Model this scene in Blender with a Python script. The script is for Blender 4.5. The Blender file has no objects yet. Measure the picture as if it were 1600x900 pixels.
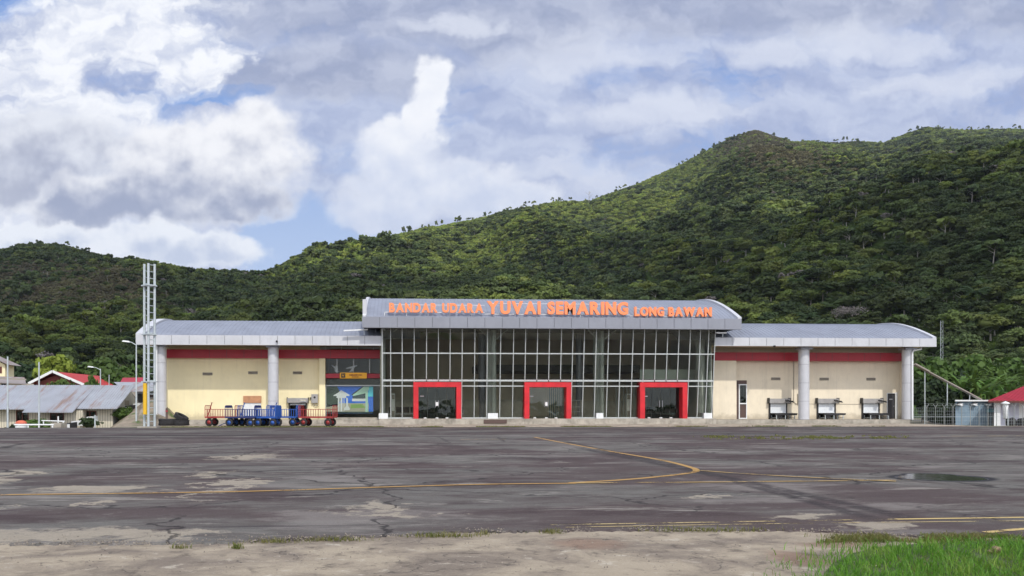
import bpy, math, random
import numpy as np
from mathutils import Vector, Matrix
random.seed(7)
S = bpy.context.scene
R = math.radians
TH = R(2.9)
F, CX, HY = 1200.0, 691.0, 634.0          # focal length, principal column and horizon row of a 1600 px wide view
CAMZ = 1.5
HAZE = .00007
# ---------------------------------------------------------------- camera
cam = bpy.data.objects.new('camera', bpy.data.cameras.new('camera'))
S.collection.objects.link(cam); S.camera = cam
cam.location = (0, 0, CAMZ); cam.rotation_euler = (R(90), 0, -TH)
cam.data.sensor_width = 36; cam.data.lens = 27.0
cam.data.shift_x = (800-CX)/1600; cam.data.shift_y = (HY-450)/1600
cam.data.clip_start = 0.1; cam.data.clip_end = 20000
S.view_settings.view_transform = 'Standard'; S.view_settings.look = 'None'
S.view_settings.exposure = 0.12; S.view_settings.gamma = 1.0; S.view_settings.use_curve_mapping = False
S.cycles.max_bounces = 6; S.cycles.transparent_max_bounces = 12; S.cycles.diffuse_bounces = 3
S.cycles.caustics_reflective = False; S.cycles.caustics_refractive = False
# ---------------------------------------------------------------- sun
SUN_AZ, SUN_EL = R(14), R(49)
sdir = Vector((math.sin(SUN_AZ)*math.cos(SUN_EL), -math.cos(SUN_AZ)*math.cos(SUN_EL), math.sin(SUN_EL)))
sun = bpy.data.objects.new('sun', bpy.data.lights.new('sun', 'SUN'))
S.collection.objects.link(sun); sun.data.energy = 2.5; sun.data.angle = R(1.5); sun.data.color = (1.0, .95, .87)
sun.rotation_euler = sdir.to_track_quat('Z', 'Y').to_euler(); sun.location = (20, -40, 60)

def lin(c):
    return tuple(((v/255)/12.92 if v/255 <= .04045 else ((v/255+.055)/1.055)**2.4) for v in c)
# ---------------------------------------------------------------- node helper
class NG:
    def __init__(s, nt): s.nt = nt; s.N = nt.nodes; s.L = nt.links
    def n(s, t, **k):
        o = s.N.new(t)
        for a, b in k.items(): setattr(o, a, b)
        return o
    def put(s, sock, v):
        if hasattr(v, 'is_output') or isinstance(v, bpy.types.NodeSocket): s.L.new(v, sock)
        elif v is not None:
            if isinstance(v, (tuple, list)) and len(v) == 3 and sock.type == 'RGBA': v = (*v, 1)
            sock.default_value = v
    def m(s, op, a, b=None, c=None, clamp=False):
        o = s.n('ShaderNodeMath', operation=op, use_clamp=clamp)
        for i, v in enumerate((a, b, c)):
            if v is not None: s.put(o.inputs[i], v)
        return o.outputs[0]
    def vm(s, op, a, b=None, out=0):
        o = s.n('ShaderNodeVectorMath', operation=op)
        s.put(o.inputs[0], a)
        if b is not None: s.put(o.inputs[1], b)
        return o.outputs[out]
    def mix(s, f, a, b, t='RGBA', blend='MIX'):
        o = s.n('ShaderNodeMix', data_type=t)
        if t == 'RGBA': o.blend_type = blend
        i = {'RGBA': (0, 6, 7, 2), 'FLOAT': (0, 2, 3, 0), 'VECTOR': (0, 4, 5, 1)}[t]
        s.put(o.inputs[i[0]], f); s.put(o.inputs[i[1]], a); s.put(o.inputs[i[2]], b)
        return o.outputs[i[3]]
    def ss(s, v, a, b, c=0.0, d=1.0):
        o = s.n('ShaderNodeMapRange', interpolation_type='SMOOTHSTEP')
        s.put(o.inputs[0], v)
        for i, x in zip((1, 2, 3, 4), (a, b, c, d)): s.put(o.inputs[i], x)
        return o.outputs[0]
    def noise(s, vec, scale, detail=4, rough=.5, dist=0, out=0):
        o = s.n('ShaderNodeTexNoise'); s.put(o.inputs['Vector'], vec)
        o.inputs['Scale'].default_value = scale; o.inputs['Detail'].default_value = detail
        o.inputs['Roughness'].default_value = rough; o.inputs['Distortion'].default_value = dist
        return o.outputs[out]
    def scale(s, vec, sc):
        return s.vm('MULTIPLY', vec, sc)
# ---------------------------------------------------------------- world: Nishita sky under drifting clouds, laid out by direction
W = bpy.data.worlds.new('World'); S.world = W; W.use_nodes = True
g = NG(W.node_tree); g.N.clear()
BG = 0.10
def sky_world():
    tc = g.n('ShaderNodeTexCoord')
    sep = g.n('ShaderNodeSeparateXYZ'); g.L.new(tc.outputs['Generated'], sep.inputs[0])
    x, y, z = sep.outputs
    c, s_ = math.cos(TH), math.sin(TH)
    cx = g.m('SUBTRACT', g.m('MULTIPLY', x, c), g.m('MULTIPLY', y, s_))
    cy = g.m('ADD', g.m('MULTIPLY', x, s_), g.m('MULTIPLY', y, c))
    sky_fill = g.m('ADD', 1.0, g.m('MULTIPLY', g.ss(cy, .45, -.35), 1.45))      # sky overhead and behind the camera boosted, an added fill for shaded walls
    cy = g.m('ADD', g.m('ABSOLUTE', cy), .03)
    U = g.m('ADD', g.m('MULTIPLY', g.m('DIVIDE', cx, cy), 12.0), 6.91)
    V = g.m('SUBTRACT', 6.34, g.m('MULTIPLY', g.m('DIVIDE', z, cy), 12.0))
    comb = g.n('ShaderNodeCombineXYZ'); g.L.new(U, comb.inputs[0]); g.L.new(V, comb.inputs[1])
    P0 = comb.outputs[0]
    # domain warp
    w1 = g.vm('SUBTRACT', g.noise(P0, 1.1, 3, .55, out=1), (.5, .5, .5))
    w2 = g.vm('SUBTRACT', g.noise(P0, 3.6, 4, .6, out=1), (.5, .5, .5))
    P = g.vm('ADD', P0, g.vm('ADD', g.scale(w1, (.9, .55, 0)), g.scale(w2, (.34, .26, 0))))
    Pw = g.vm('ADD', P0, g.vm('ADD', g.scale(w1, (1.6, .7, 0)), g.scale(w2, (.7, .2, 0))))
    def field(vec, blobs):
        r = None
        for bx, by, rx, ry in blobs:
            d = g.scale(g.vm('SUBTRACT', vec, (bx/100, by/100, 0)), (100/rx, 100/ry, 0))
            q = g.m('SUBTRACT', 1.0, g.vm('LENGTH', d, out=1))
            r = q if r is None else g.m('SMOOTH_MAX', r, q, .12)
        return r
    sk = g.n('ShaderNodeTexSky'); sk.sky_type = 'NISHITA'; sk.sun_disc = False
    sk.sun_elevation = SUN_EL; sk.sun_rotation = math.pi - SUN_AZ
    nish = sk.outputs[0]
    K = 1/BG
    def C(*rgb): return tuple(v*K for v in lin(rgb))
    clear = g.mix(g.ss(V, 0, 5.4), C(112, 152, 218), C(168, 193, 232))
    col = g.mix(.88, nish, clear)
    fine = g.noise(g.scale(Pw, (.8, 1.5, 1)), 1.7, 6, .52)
    big = g.noise(g.scale(Pw, (.55, 1.25, 1)), .75, 6, .6)
    # high veil
    hole = field(P, [(5, 15, 95, 48), (455, 400, 90, 100), (370, 165, 80, 14)])
    veil = g.ss(g.m('SUBTRACT', g.m('ADD', big, .16), g.m('MULTIPLY', g.ss(hole, -.25, .6), .42)), .40, .66)
    vcol = g.mix(g.ss(g.m('ADD', g.m('MULTIPLY', fine, .55), g.m('MULTIPLY', big, .55)), .4, .7), C(160, 172, 205), C(200, 208, 228))
    col = g.mix(g.m('MULTIPLY', veil, .92), col, vcol)
    # grey deck at the top
    f = g.m('ADD', field(Pw, [(640, 25, 420, 100), (520, 130, 260, 60), (1060, 30, 330, 60), (800, 60, 200, 80), (1250, 20, 300, 70), (1580, 30, 200, 70)]), g.m('MULTIPLY', g.m('SUBTRACT', fine, .5), .7))
    col = g.mix(g.m('MULTIPLY', g.ss(f, -.05, .55), .85), col, g.mix(g.ss(fine, .3, .72), C(152, 162, 190), C(186, 193, 213)))
    # white streaky sheet, upper left and right
    f = g.m('ADD', field(Pw, [(190, 60, 190, 85), (60, 130, 170, 60), (120, 220, 200, 70), (60, 330, 110, 60), (310, 110, 90, 60)]), g.m('MULTIPLY', g.m('SUBTRACT', fine, .5), 1.1))
    col = g.mix(g.m('MULTIPLY', g.ss(f, -.1, .5), .95), col, g.mix(g.ss(fine, .30, .62), C(205, 212, 230), C(247, 249, 253)))
    f = g.m('ADD', field(Pw, [(900, 105, 150, 48), (905, 285, 110, 30), (1190, 100, 90, 30), (1330, 80, 140, 40), (720, 60, 80, 18), (1000, 190, 190, 40), (1440, 150, 150, 30)]), g.m('MULTIPLY', g.m('SUBTRACT', fine, .5), .8))
    col = g.mix(g.m('MULTIPLY', g.ss(f, -.1, .7), .62), col, C(220, 225, 238))
    # cumulus banks
    puff = g.m('SUBTRACT', g.noise(P0, 1.5, 7, .52), .5)
    puffs = g.m('SUBTRACT', g.noise(g.vm('ADD', P0, (.10, -.22, 0)), 1.5, 4, .5), .5)
    lit = g.m('SUBTRACT', puff, puffs)             # relief of the billows towards the sun
    def cumulus(blobs, c0, lo, hi, edge, y0, y1, opacity=1.0):
        nonlocal col
        f = g.m('ADD', field(P, blobs), g.m('MULTIPLY', puff, .55))
        sh = g.ss(g.m('SUBTRACT', g.m('ADD', g.m('ADD', V, g.m('MULTIPLY', puff, .9)), g.m('MULTIPLY', w_y, 1.0)), g.m('MULTIPLY', lit, 3.0)), y0/100, y1/100)
        sh = g.m('MULTIPLY', sh, g.ss(f, .0, .45))
        col = g.mix(g.m('MULTIPLY', g.ss(f, .0, edge), opacity), col, g.mix(sh, hi, lo))
    ws = g.n('ShaderNodeSeparateXYZ'); g.L.new(w1, ws.inputs[0]); w_y = ws.outputs[1]
    cumulus([(330, 400, 110, 34), (250, 385, 150, 30), (60, 385, 130, 35), (210, 410, 90, 25)], 0, C(186, 197, 220), C(236, 240, 247), .3, 360, 460)
    cumulus([(90, 250, 170, 80), (20, 280, 120, 70)], 0, C(158, 165, 188), C(224, 228, 237), .45, 180, 330, .9)
    cumulus([(390, 245, 115, 78), (300, 262, 130, 80), (240, 320, 190, 48), (380, 320, 100, 45), (150, 335, 110, 40)], 0, C(146, 156, 184), C(242, 243, 247), .36, 200, 375)
    cumulus([(672, 150, 40, 44), (656, 190, 40, 50), (640, 228, 52, 50), (622, 262, 75, 55), (650, 300, 125, 46), (735, 305, 100, 52), (600, 335, 110, 40), (800, 320, 90, 30)], 0, C(178, 192, 222), C(242, 244, 249), .44, 120, 470)
    # low bright haze of cloud near the hills
    col = g.mix(g.m('MULTIPLY', g.ss(V, 1.8, 4.6), .22), col, C(214, 222, 236))
    bg = g.n('ShaderNodeBackground'); g.L.new(g.vm('SCALE', col), bg.inputs[0]); sc_ = bg.inputs[0].links[0].from_node; g.L.new(sky_fill, sc_.inputs['Scale'])
    g.L.new(g.vm('MULTIPLY', sc_.outputs[0], g.mix(g.ss(sky_fill, 1.1, 2.0), (1,1,1), (1.10,1.0,.84))), bg.inputs[0]); bg.inputs[1].default_value = BG
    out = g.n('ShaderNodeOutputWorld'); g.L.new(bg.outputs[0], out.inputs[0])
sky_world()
W.cycles.sampling_method = 'MANUAL'; W.cycles.sample_map_resolution = 256

# ---------------------------------------------------------------- pixel-free layout helpers: a sight line meets a vertical plane y = Y (or the ground)
def ray(px, py):
    a = (px-CX)/F; b = (HY-py)/F
    return Vector((a*math.cos(TH)+math.sin(TH), -a*math.sin(TH)+math.cos(TH), b))
def PX(px, Y):
    r = ray(px, HY); return r.x/r.y*Y
def PZ(py, Y, px=900):
    r = ray(px, py); return CAMZ + r.z/r.y*Y
def G(px, py, z=0.0):
    r = ray(px, py); k = (z-CAMZ)/r.z
    return (r.x*k, r.y*k)
def T2W(px, t):                 # point at forward distance t
    a = (px-CX)/F
    return (t*(a*math.cos(TH)+math.sin(TH)), t*(-a*math.sin(TH)+math.cos(TH)))

# ---------------------------------------------------------------- materials
MATS = {}
def mat(name, col=(.5,.5,.5), rough=.6, metal=0, spec=.5, var=0, vscale=3, bump=0, bscale=20, dirt=0, dirtcol=(.12,.1,.08), obj=True, vec_scale=(1,1,1), weather=False):
    m = bpy.data.materials.new(name); m.use_nodes = True
    h = NG(m.node_tree); b = h.N['Principled BSDF']
    b.inputs['Roughness'].default_value = rough; b.inputs['Metallic'].default_value = metal
    b.inputs['Specular IOR Level'].default_value = spec
    geo = h.n('ShaderNodeNewGeometry').outputs['Position']
    v = h.scale(geo, vec_scale)
    c = tuple(col)
    out = None
    if var:
        f = h.noise(v, vscale, 6, .6)
        out = h.mix(h.ss(f, .3, .7), tuple(x*(1-var) for x in c), tuple(min(1, x*(1+var)) for x in c))
    if dirt:
        f = h.noise(h.scale(geo, (1.1, 1.1, .35)), 2.3, 8, .65)
        out = h.mix(h.m('MULTIPLY', h.ss(f, .5, .75), dirt), out if out else c, dirtcol)
    if weather:
        sz = h.n('ShaderNodeSeparateXYZ'); h.L.new(geo, sz.inputs[0])
        st = h.noise(h.scale(geo, (3.0, 3.0, .10)), 1.6, 7, .7)
        out = h.mix(h.m('MULTIPLY', h.ss(st, .52, .68), .16), out, dirtcol)
        low = h.ss(h.m('ADD', sz.outputs[2], h.m('MULTIPLY', h.noise(geo, 2.2, 6, .7), -.9)), .55, -.05)
        out = h.mix(h.m('MULTIPLY', low, .55), out, (.30,.25,.18))
    if out: h.L.new(out, b.inputs['Base Color'])
    else: b.inputs['Base Color'].default_value = (*c, 1)
    if bump:
        bn = h.n('ShaderNodeBump'); bn.inputs['Strength'].default_value = bump; bn.inputs['Distance'].default_value = .02
        h.L.new(h.noise(v, bscale, 4, .6), bn.inputs['Height']); h.L.new(bn.outputs[0], b.inputs['Normal'])
    MATS[name] = m
    return m
M_cream_y = mat('cream_render', (.86,.765,.49), .85, spec=.2, var=.04, vscale=.8, dirt=.12, dirtcol=(.55,.48,.33), bump=.15, weather=True)
M_cream_w = mat('pale_render', (.78,.70,.545), .85, spec=.2, var=.05, vscale=.8, dirt=.18, dirtcol=(.45,.4,.32), bump=.15, weather=True)
M_alu = mat('aluminium_cladding', (.54,.55,.575), .45, .1, var=.07, vscale=.5, dirt=.3, dirtcol=(.33,.33,.34))
M_alu_dark = mat('grey_cladding', (.27,.28,.32), .45, .3, var=.06, vscale=.5, dirt=.2, dirtcol=(.2,.2,.22))
M_roof = mat('zinc_roof_sheet', (.26,.28,.33), .5, .25, var=.10, vscale=.6, dirt=.35, dirtcol=(.2,.2,.22))
M_seam = mat('joint_dark', (.06,.06,.065), .8)
M_white = mat('white_paint', (.72,.74,.74), .45, var=.05, dirt=.1, dirtcol=(.4,.4,.38))
M_mull = mat('white_aluminium', (.47,.50,.49), .4, .1)
M_redband = mat('dark_red_panel', (.38,.018,.035), .45, var=.08, vscale=.7)
M_red = mat('bright_red_panel', (.56,.013,.022), .45, var=.14, vscale=1.6, dirt=.25, dirtcol=(.3,.06,.06))
M_conc = mat('concrete', (.36,.33,.28), .9, spec=.2, var=.25, vscale=1.6, bump=.5, bscale=30, dirt=.6, dirtcol=(.16,.15,.12))
M_brown = mat('interior_brown', (.62,.52,.40), .8, var=.12, vscale=.4)
M_olive = mat('interior_olive', (.30,.30,.22), .8, var=.12, vscale=.4)
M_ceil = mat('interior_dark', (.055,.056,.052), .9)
M_tile = mat('interior_tiles', (.55,.54,.50), .3)
M_black = mat('black_rubber', (.018,.017,.018), .8, var=.3, vscale=6)
M_blackp = mat('black_panel', (.02,.02,.022), .5)
M_dkbrown = mat('brown_panel', (.09,.055,.045), .6)
M_blue = mat('blue_cart_paint', (.015,.085,.36), .5, var=.15, vscale=5, dirt=.3)
M_rcart = mat('red_cart_paint', (.30,.03,.028), .5, var=.15, vscale=5, dirt=.3)
M_galv = mat('galvanised_steel', (.50,.55,.56), .45, .3, var=.08)
M_yel = mat('yellow_sleeve', (.75,.45,.02), .5)
M_orange = mat('orange_letter', (.98,.29,.115), .5)
M_signy = mat('amber_sign', (.85,.42,.02), .5)
M_steel = mat('stainless', (.55,.56,.58), .3, .7)
M_rust = None
M_glassw = None
def glass_mat(name, tint, refl):
    m = bpy.data.materials.new(name); m.use_nodes = True; h = NG(m.node_tree); h.N.clear()
    t = h.n('ShaderNodeBsdfTransparent'); t.inputs[0].default_value = (*tint, 1)
    gl = h.n('ShaderNodeBsdfGlossy'); gl.inputs[0].default_value = (.85,.9,.88,1); gl.inputs[1].default_value = .02
    fr = h.n('ShaderNodeFresnel'); fr.inputs[0].default_value = 1.5
    gp = h.n('ShaderNodeNewGeometry').outputs['Position']
    bn = h.n('ShaderNodeBump'); bn.inputs['Strength'].default_value = .04; bn.inputs['Distance'].default_value = .3
    h.L.new(h.noise(gp, .7, 2), bn.inputs['Height']); h.L.new(bn.outputs[0], gl.inputs['Normal'])
    mx = h.n('ShaderNodeMixShader'); h.L.new(h.m('MULTIPLY', fr.outputs[0], refl, clamp=True), mx.inputs[0])
    h.L.new(t.outputs[0], mx.inputs[1]); h.L.new(gl.outputs[0], mx.inputs[2])
    o = h.n('ShaderNodeOutputMaterial'); h.L.new(mx.outputs[0], o.inputs[0])
    return m
M_glass = glass_mat('tinted_glass', (.88,.90,.86), .9)
M_glass_d = glass_mat('dark_door_glass', (.46,.50,.47), .9)
M_glass_e = glass_mat('clear_glass', (.95,.96,.95), .45)

def rust_roof(name, base, rust, amt, along='x'):
    m = bpy.data.materials.new(name); m.use_nodes = True; h = NG(m.node_tree); b = h.N['Principled BSDF']
    p = h.n('ShaderNodeNewGeometry').outputs['Position']
    f = h.noise(h.scale(p, (1.5, .18, .18)), 1.3, 6, .7)
    f2 = h.noise(p, .8, 4, .6)
    c = h.mix(h.m('MULTIPLY', h.ss(f, .5, .68), amt), h.mix(h.ss(f2, .3, .7), tuple(v*.85 for v in base), base), rust)
    h.L.new(c, b.inputs['Base Color']); b.inputs['Roughness'].default_value = .6; b.inputs['Metallic'].default_value = .1
    return m
M_rust = rust_roof('weathered_zinc', (.36,.38,.42), (.26,.15,.10), .8)
M_rust2 = rust_roof('rusty_zinc', (.3,.26,.24), (.2,.08,.05), .9)
M_redroof = rust_roof('red_roof_sheet', (.50,.035,.03), (.33,.03,.03), .6)
M_redroof2 = rust_roof('crimson_roof_sheet', (.40,.015,.035), (.25,.02,.03), .6)
def plank_mat():
    m = bpy.data.materials.new('cream_planks'); m.use_nodes = True; h = NG(m.node_tree); b = h.N['Principled BSDF']
    p = h.n('ShaderNodeNewGeometry').outputs['Position']
    w = h.n('ShaderNodeTexWave'); w.wave_type = 'BANDS'; w.bands_direction = 'X'; h.L.new(p, w.inputs[0]); w.inputs['Scale'].default_value = 1.6; w.inputs['Distortion'].default_value = .3
    f = h.ss(w.outputs[1], .02, .12)
    c = h.mix(f, (.25,.22,.16), h.mix(h.noise(p, 1.2, 5, .6), (.72,.66,.52), (.5,.47,.38)))
    h.L.new(c, b.inputs['Base Color']); b.inputs['Roughness'].default_value = .8
    return m
M_plank = plank_mat()

# ---------------------------------------------------------------- mesh builder
class MB:
    def __init__(s): s.v = []; s.f = []; s.mi = []; s.cur = 0; s.sm = []
    def add(s, vs, fs, smooth=False):
        o = len(s.v); s.v += [tuple(v) for v in vs]
        for f in fs: s.f.append(tuple(i+o for i in f)); s.mi.append(s.cur); s.sm.append(smooth)
        return s
    def box(s, x0, x1, y0, y1, z0, z1, rz=0, c=None):
        x0, x1 = min(x0,x1), max(x0,x1); y0, y1 = min(y0,y1), max(y0,y1); z0, z1 = min(z0,z1), max(z0,z1)
        vs = [(x0,y0,z0),(x1,y0,z0),(x1,y1,z0),(x0,y1,z0),(x0,y0,z1),(x1,y0,z1),(x1,y1,z1),(x0,y1,z1)]
        if rz:
            cc = c or ((x0+x1)/2, (y0+y1)/2); ca, sa = math.cos(rz), math.sin(rz)
            vs = [(cc[0]+(x-cc[0])*ca-(y-cc[1])*sa, cc[1]+(x-cc[0])*sa+(y-cc[1])*ca, z) for x, y, z in vs]
        return s.add(vs, [(0,3,2,1),(4,5,6,7),(0,1,5,4),(1,2,6,5),(2,3,7,6),(3,0,4,7)])
    def hexa(s, pts): # 8 points like box order
        return s.add(pts, [(0,3,2,1),(4,5,6,7),(0,1,5,4),(1,2,6,5),(2,3,7,6),(3,0,4,7)])
    def bar(s, a, b, w, h=None, up=(0,0,1)):
        a, b = Vector(a), Vector(b); d = (b-a).normalized(); h = h or w
        u = Vector(up)
        if abs(d.dot(u)) > .95: u = Vector((1,0,0))
        sd = d.cross(u).normalized(); u = sd.cross(d).normalized()
        p = []
        for e in (a, b):
            for i, j in ((-1,-1),(1,-1),(1,1),(-1,1)): p.append(e+sd*(i*w/2)+u*(j*h/2))
        return s.add(p, [(0,1,2,3),(4,7,6,5),(0,4,5,1),(1,5,6,2),(2,6,7,3),(3,7,4,0)])
    def tube(s, pts, r, n=8, caps=True, r2=None):
        pts = [Vector(p) for p in pts]; k = len(pts); o = len(s.v); vs = []; fs = []
        prev = None
        for i, p in enumerate(pts):
            d = ((pts[min(i+1,k-1)]-pts[max(i-1,0)])).normalized()
            u = Vector((0,0,1)) if abs(d.z) < .9 else Vector((0,1,0))
            if prev is not None: u = prev
            sd = d.cross(u).normalized(); u = sd.cross(d).normalized(); prev = u
            rr = r if r2 is None else r+(r2-r)*i/(k-1)
            for j in range(n):
                a = 2*math.pi*j/n; vs.append(p+sd*math.cos(a)*rr+u*math.sin(a)*rr)
        for i in range(k-1):
            for j in range(n): fs.append((i*n+j, i*n+(j+1)%n, (i+1)*n+(j+1)%n, (i+1)*n+j))
        s.add(vs, fs, True)
        if caps: s.add(vs[:n], [tuple(range(n))]); s.add(vs[-n:], [tuple(reversed(range(n)))])
        return s
    def lathe(s, c, prof, n=16, axis='Z', rot=None):
        vs = []; fs = []; k = len(prof)
        for r, h in prof:
            for j in range(n):
                a = 2*math.pi*j/n
                p = (r*math.cos(a), r*math.sin(a), h)
                if axis == 'Y': p = (p[0], p[2], p[1])
                if axis == 'X': p = (p[2], p[0], p[1])
                p = Vector(p)
                if rot: p = rot @ p
                vs.append(Vector(c)+p)
        for i in range(k-1):
            for j in range(n): fs.append((i*n+j, i*n+(j+1)%n, (i+1)*n+(j+1)%n, (i+1)*n+j))
        return s.add(vs, fs, True)
    def ball(s, c, rx, ry=None, rz=None, n=12, m=8, disp=0, seed=0):
        ry = ry or rx; rz = rz or rx; rnd = random.Random(seed); vs = []; fs = []
        for i in range(m+1):
            th = math.pi*i/m
            for j in range(n):
                a = 2*math.pi*j/n; k = 1+disp*(rnd.random()-.5) if 0 < i < m else 1
                vs.append((c[0]+rx*k*math.sin(th)*math.cos(a), c[1]+ry*k*math.sin(th)*math.sin(a), c[2]+rz*k*math.cos(th)))
        for i in range(m):
            for j in range(n): fs.append((i*n+j, (i+1)*n+j, (i+1)*n+(j+1)%n, i*n+(j+1)%n))
        return s.add(vs, fs, True)
    def prism(s, poly, y0, y1, axis='Y'):
        n = len(poly)
        if axis == 'Y': vs = [(x, y0, z) for x, z in poly]+[(x, y1, z) for x, z in poly]
        elif axis == 'X': vs = [(y0, y, z) for y, z in poly]+[(y1, y, z) for y, z in poly]
        else: vs = [(x, y, y0) for x, y in poly]+[(x, y, y1) for x, y in poly]
        return s.add(vs, [tuple(range(n)), tuple(reversed(range(n, 2*n)))]+[(i, i+n, (i+1)%n+n, (i+1)%n) for i in range(n)])
    def build(s, name, mt, parent=None, origin=None, **props):
        me = bpy.data.meshes.new(name)
        o = Vector((0,0,0)); rt = parent
        while rt is not None and rt.parent: rt = rt.parent
        if rt is not None and rt.get('worldparts'): o = rt.location.copy()
        if origin is not None: o = Vector(origin)
        me.from_pydata([tuple(Vector(v)-o) for v in s.v], [], s.f)
        for m_ in (mt if isinstance(mt, (list, tuple)) else [mt]): me.materials.append(m_)
        me.polygons.foreach_set('material_index', s.mi); me.polygons.foreach_set('use_smooth', s.sm)
        me.update()
        import bmesh
        bm = bmesh.new(); bm.from_mesh(me); bmesh.ops.recalc_face_normals(bm, faces=bm.faces); bm.to_mesh(me); bm.free()
        ob = bpy.data.objects.new(name, me); S.collection.objects.link(ob)
        if parent: ob.parent = parent
        elif origin is not None: ob.location = o
        for k, v in props.items(): ob[k] = v
        return ob
def thing(name, label, cat, loc=(0,0,0), rz=0, group=None, world=False):
    o = bpy.data.objects.new(name, None); S.collection.objects.link(o); o.location = loc; o.rotation_euler = (0,0,rz)
    o['label'] = label; o['category'] = cat; o.empty_display_size = .3
    if group: o['group'] = group
    if world: o['worldparts'] = 1
    return o
def tag(o, label, cat, group=None):
    o['label'] = label; o['category'] = cat
    if group: o['group'] = group
    return o
def struct(o, kind='structure'): o['kind'] = kind; return o
def dup(root, loc, rz=None, label=None, scale=None):
    r = root.copy(); S.collection.objects.link(r); r.location = loc
    if rz is not None: r.rotation_euler = (0,0,rz)
    if label: r['label'] = label
    if scale: r.scale = scale
    for ch in list(root.children):
        c = ch.copy(); S.collection.objects.link(c); c.parent = r
        for gg in ch.children:
            d = gg.copy(); S.collection.objects.link(d); d.parent = c
    return r
def np_mesh(name, verts, quads, mats, parent=None):
    me = bpy.data.meshes.new(name); nv, nf = len(verts), len(quads); k = quads.shape[1]
    me.vertices.add(nv); me.vertices.foreach_set('co', np.asarray(verts, np.float32).ravel())
    me.loops.add(nf*k); me.loops.foreach_set('vertex_index', quads.astype(np.int32).ravel())
    me.polygons.add(nf); me.polygons.foreach_set('loop_start', np.arange(0, nf*k, k, dtype=np.int32)); me.polygons.foreach_set('loop_total', np.full(nf, k, np.int32))
    for m_ in (mats if isinstance(mats, (list, tuple)) else [mats]): me.materials.append(m_)
    me.update(calc_edges=True); me.validate()
    return me
# value noise in numpy
def vnoise(x, y, seed=0):
    x = np.asarray(x, float); y = np.asarray(y, float)
    xi = np.floor(x).astype(np.int64); yi = np.floor(y).astype(np.int64); fx = x-xi; fy = y-yi
    fx = fx*fx*(3-2*fx); fy = fy*fy*(3-2*fy)
    def h(a, b):
        n = (a*374761393+b*668265263+seed*1442695041) & 0xffffffff
        n = ((n ^ (n >> 13))*1274126177) & 0xffffffff
        return ((n ^ (n >> 16)) & 0xffff)/65535.0
    return (h(xi,yi)*(1-fx)+h(xi+1,yi)*fx)*(1-fy)+(h(xi,yi+1)*(1-fx)+h(xi+1,yi+1)*fx)*fy
def fbm(x, y, o=4, seed=0):
    r = 0; a = .5
    for i in range(o): r = r+a*vnoise(np.asarray(x)*2**i, np.asarray(y)*2**i, seed+i); a *= .5
    return r
# ================================================================ GROUND
def smooth(x, a, b):
    t = np.clip((np.asarray(x, float)-a)/(b-a), 0, 1); return t*t*(3-2*t)
XL, XR = PX(246, 60), PX(1432, 60)
def ground_h(x, y):
    x = np.asarray(x, float); y = np.asarray(y, float)
    l = smooth(XL-1.5-x, 0, 3)*smooth(y, 52.2, 57)*-1.25
    # dirt embankment rising behind the mast
    ramp = np.clip((x-PX(105, 62))/(PX(215, 66)-PX(105, 62)), 0, 1.2)*2.0*smooth(y, 56, 66)*(1-smooth(x, XL-1.2, XL+1.5))*(1-smooth(y, 74, 84))
    r = smooth(x-XR-1, 0, 7)*smooth(y, 55, 62)*-.45
    return l+ramp*1.0+r
def foliage_ground():
    m = bpy.data.materials.new('hill_vegetation'); m.use_nodes = True; h = NG(m.node_tree); b = h.N['Principled BSDF']
    p = h.n('ShaderNodeNewGeometry').outputs['Position']
    f = h.noise(p, .03, 6, .6); f2 = h.noise(p, .25, 8, .7)
    bare = h.n('ShaderNodeAttribute', attribute_name='bare').outputs['Fac']
    c = h.mix(h.ss(f2, .35, .65), (.018,.035,.010), (.075,.12,.028))
    c2 = h.mix(h.ss(f2, .35, .65), (.09,.09,.045), (.18,.165,.08))
    c = h.mix(h.m('MULTIPLY', h.ss(f, .35, .7), .3), c, (.12,.16,.03))
    c = h.mix(h.m('MULTIPLY', h.ss(h.m('ADD', bare, h.m('MULTIPLY', h.m('SUBTRACT', f, .5), .8)), .3, .7), .9), c, c2)
    h.L.new(c, b.inputs['Base Color']); b.inputs['Roughness'].default_value = .95; b.inputs['Specular IOR Level'].default_value = .1
    bn = h.n('ShaderNodeBump'); bn.inputs['Strength'].default_value = .8; bn.inputs['Distance'].default_value = 2.5
    h.L.new(h.noise(p, .35, 6, .7), bn.inputs['Height']); h.L.new(bn.outputs[0], b.inputs['Normal'])
    return m
M_hill = foliage_ground()
def earth_mat():
    m = bpy.data.materials.new('weedy_earth'); m.use_nodes = True; h = NG(m.node_tree); b = h.N['Principled BSDF']
    p = h.n('ShaderNodeNewGeometry').outputs['Position']
    f = h.noise(p, .6, 8, .65); f2 = h.noise(p, .12, 5, .6)
    c = h.mix(h.ss(f, .35, .65), (.30,.25,.19), (.17,.14,.10))
    c = h.mix(h.ss(h.noise(p, .45, 6, .7), .50, .62), c, (.07,.11,.03))
    h.L.new(c, b.inputs['Base Color']); b.inputs['Roughness'].default_value = .95
    bn = h.n('ShaderNodeBump'); bn.inputs['Strength'].default_value = .6; bn.inputs['Distance'].default_value = .05
    h.L.new(h.noise(p, 8, 6, .7), bn.inputs['Height']); h.L.new(bn.outputs[0], b.inputs['Normal'])
    return m
M_earth = earth_mat()
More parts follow.
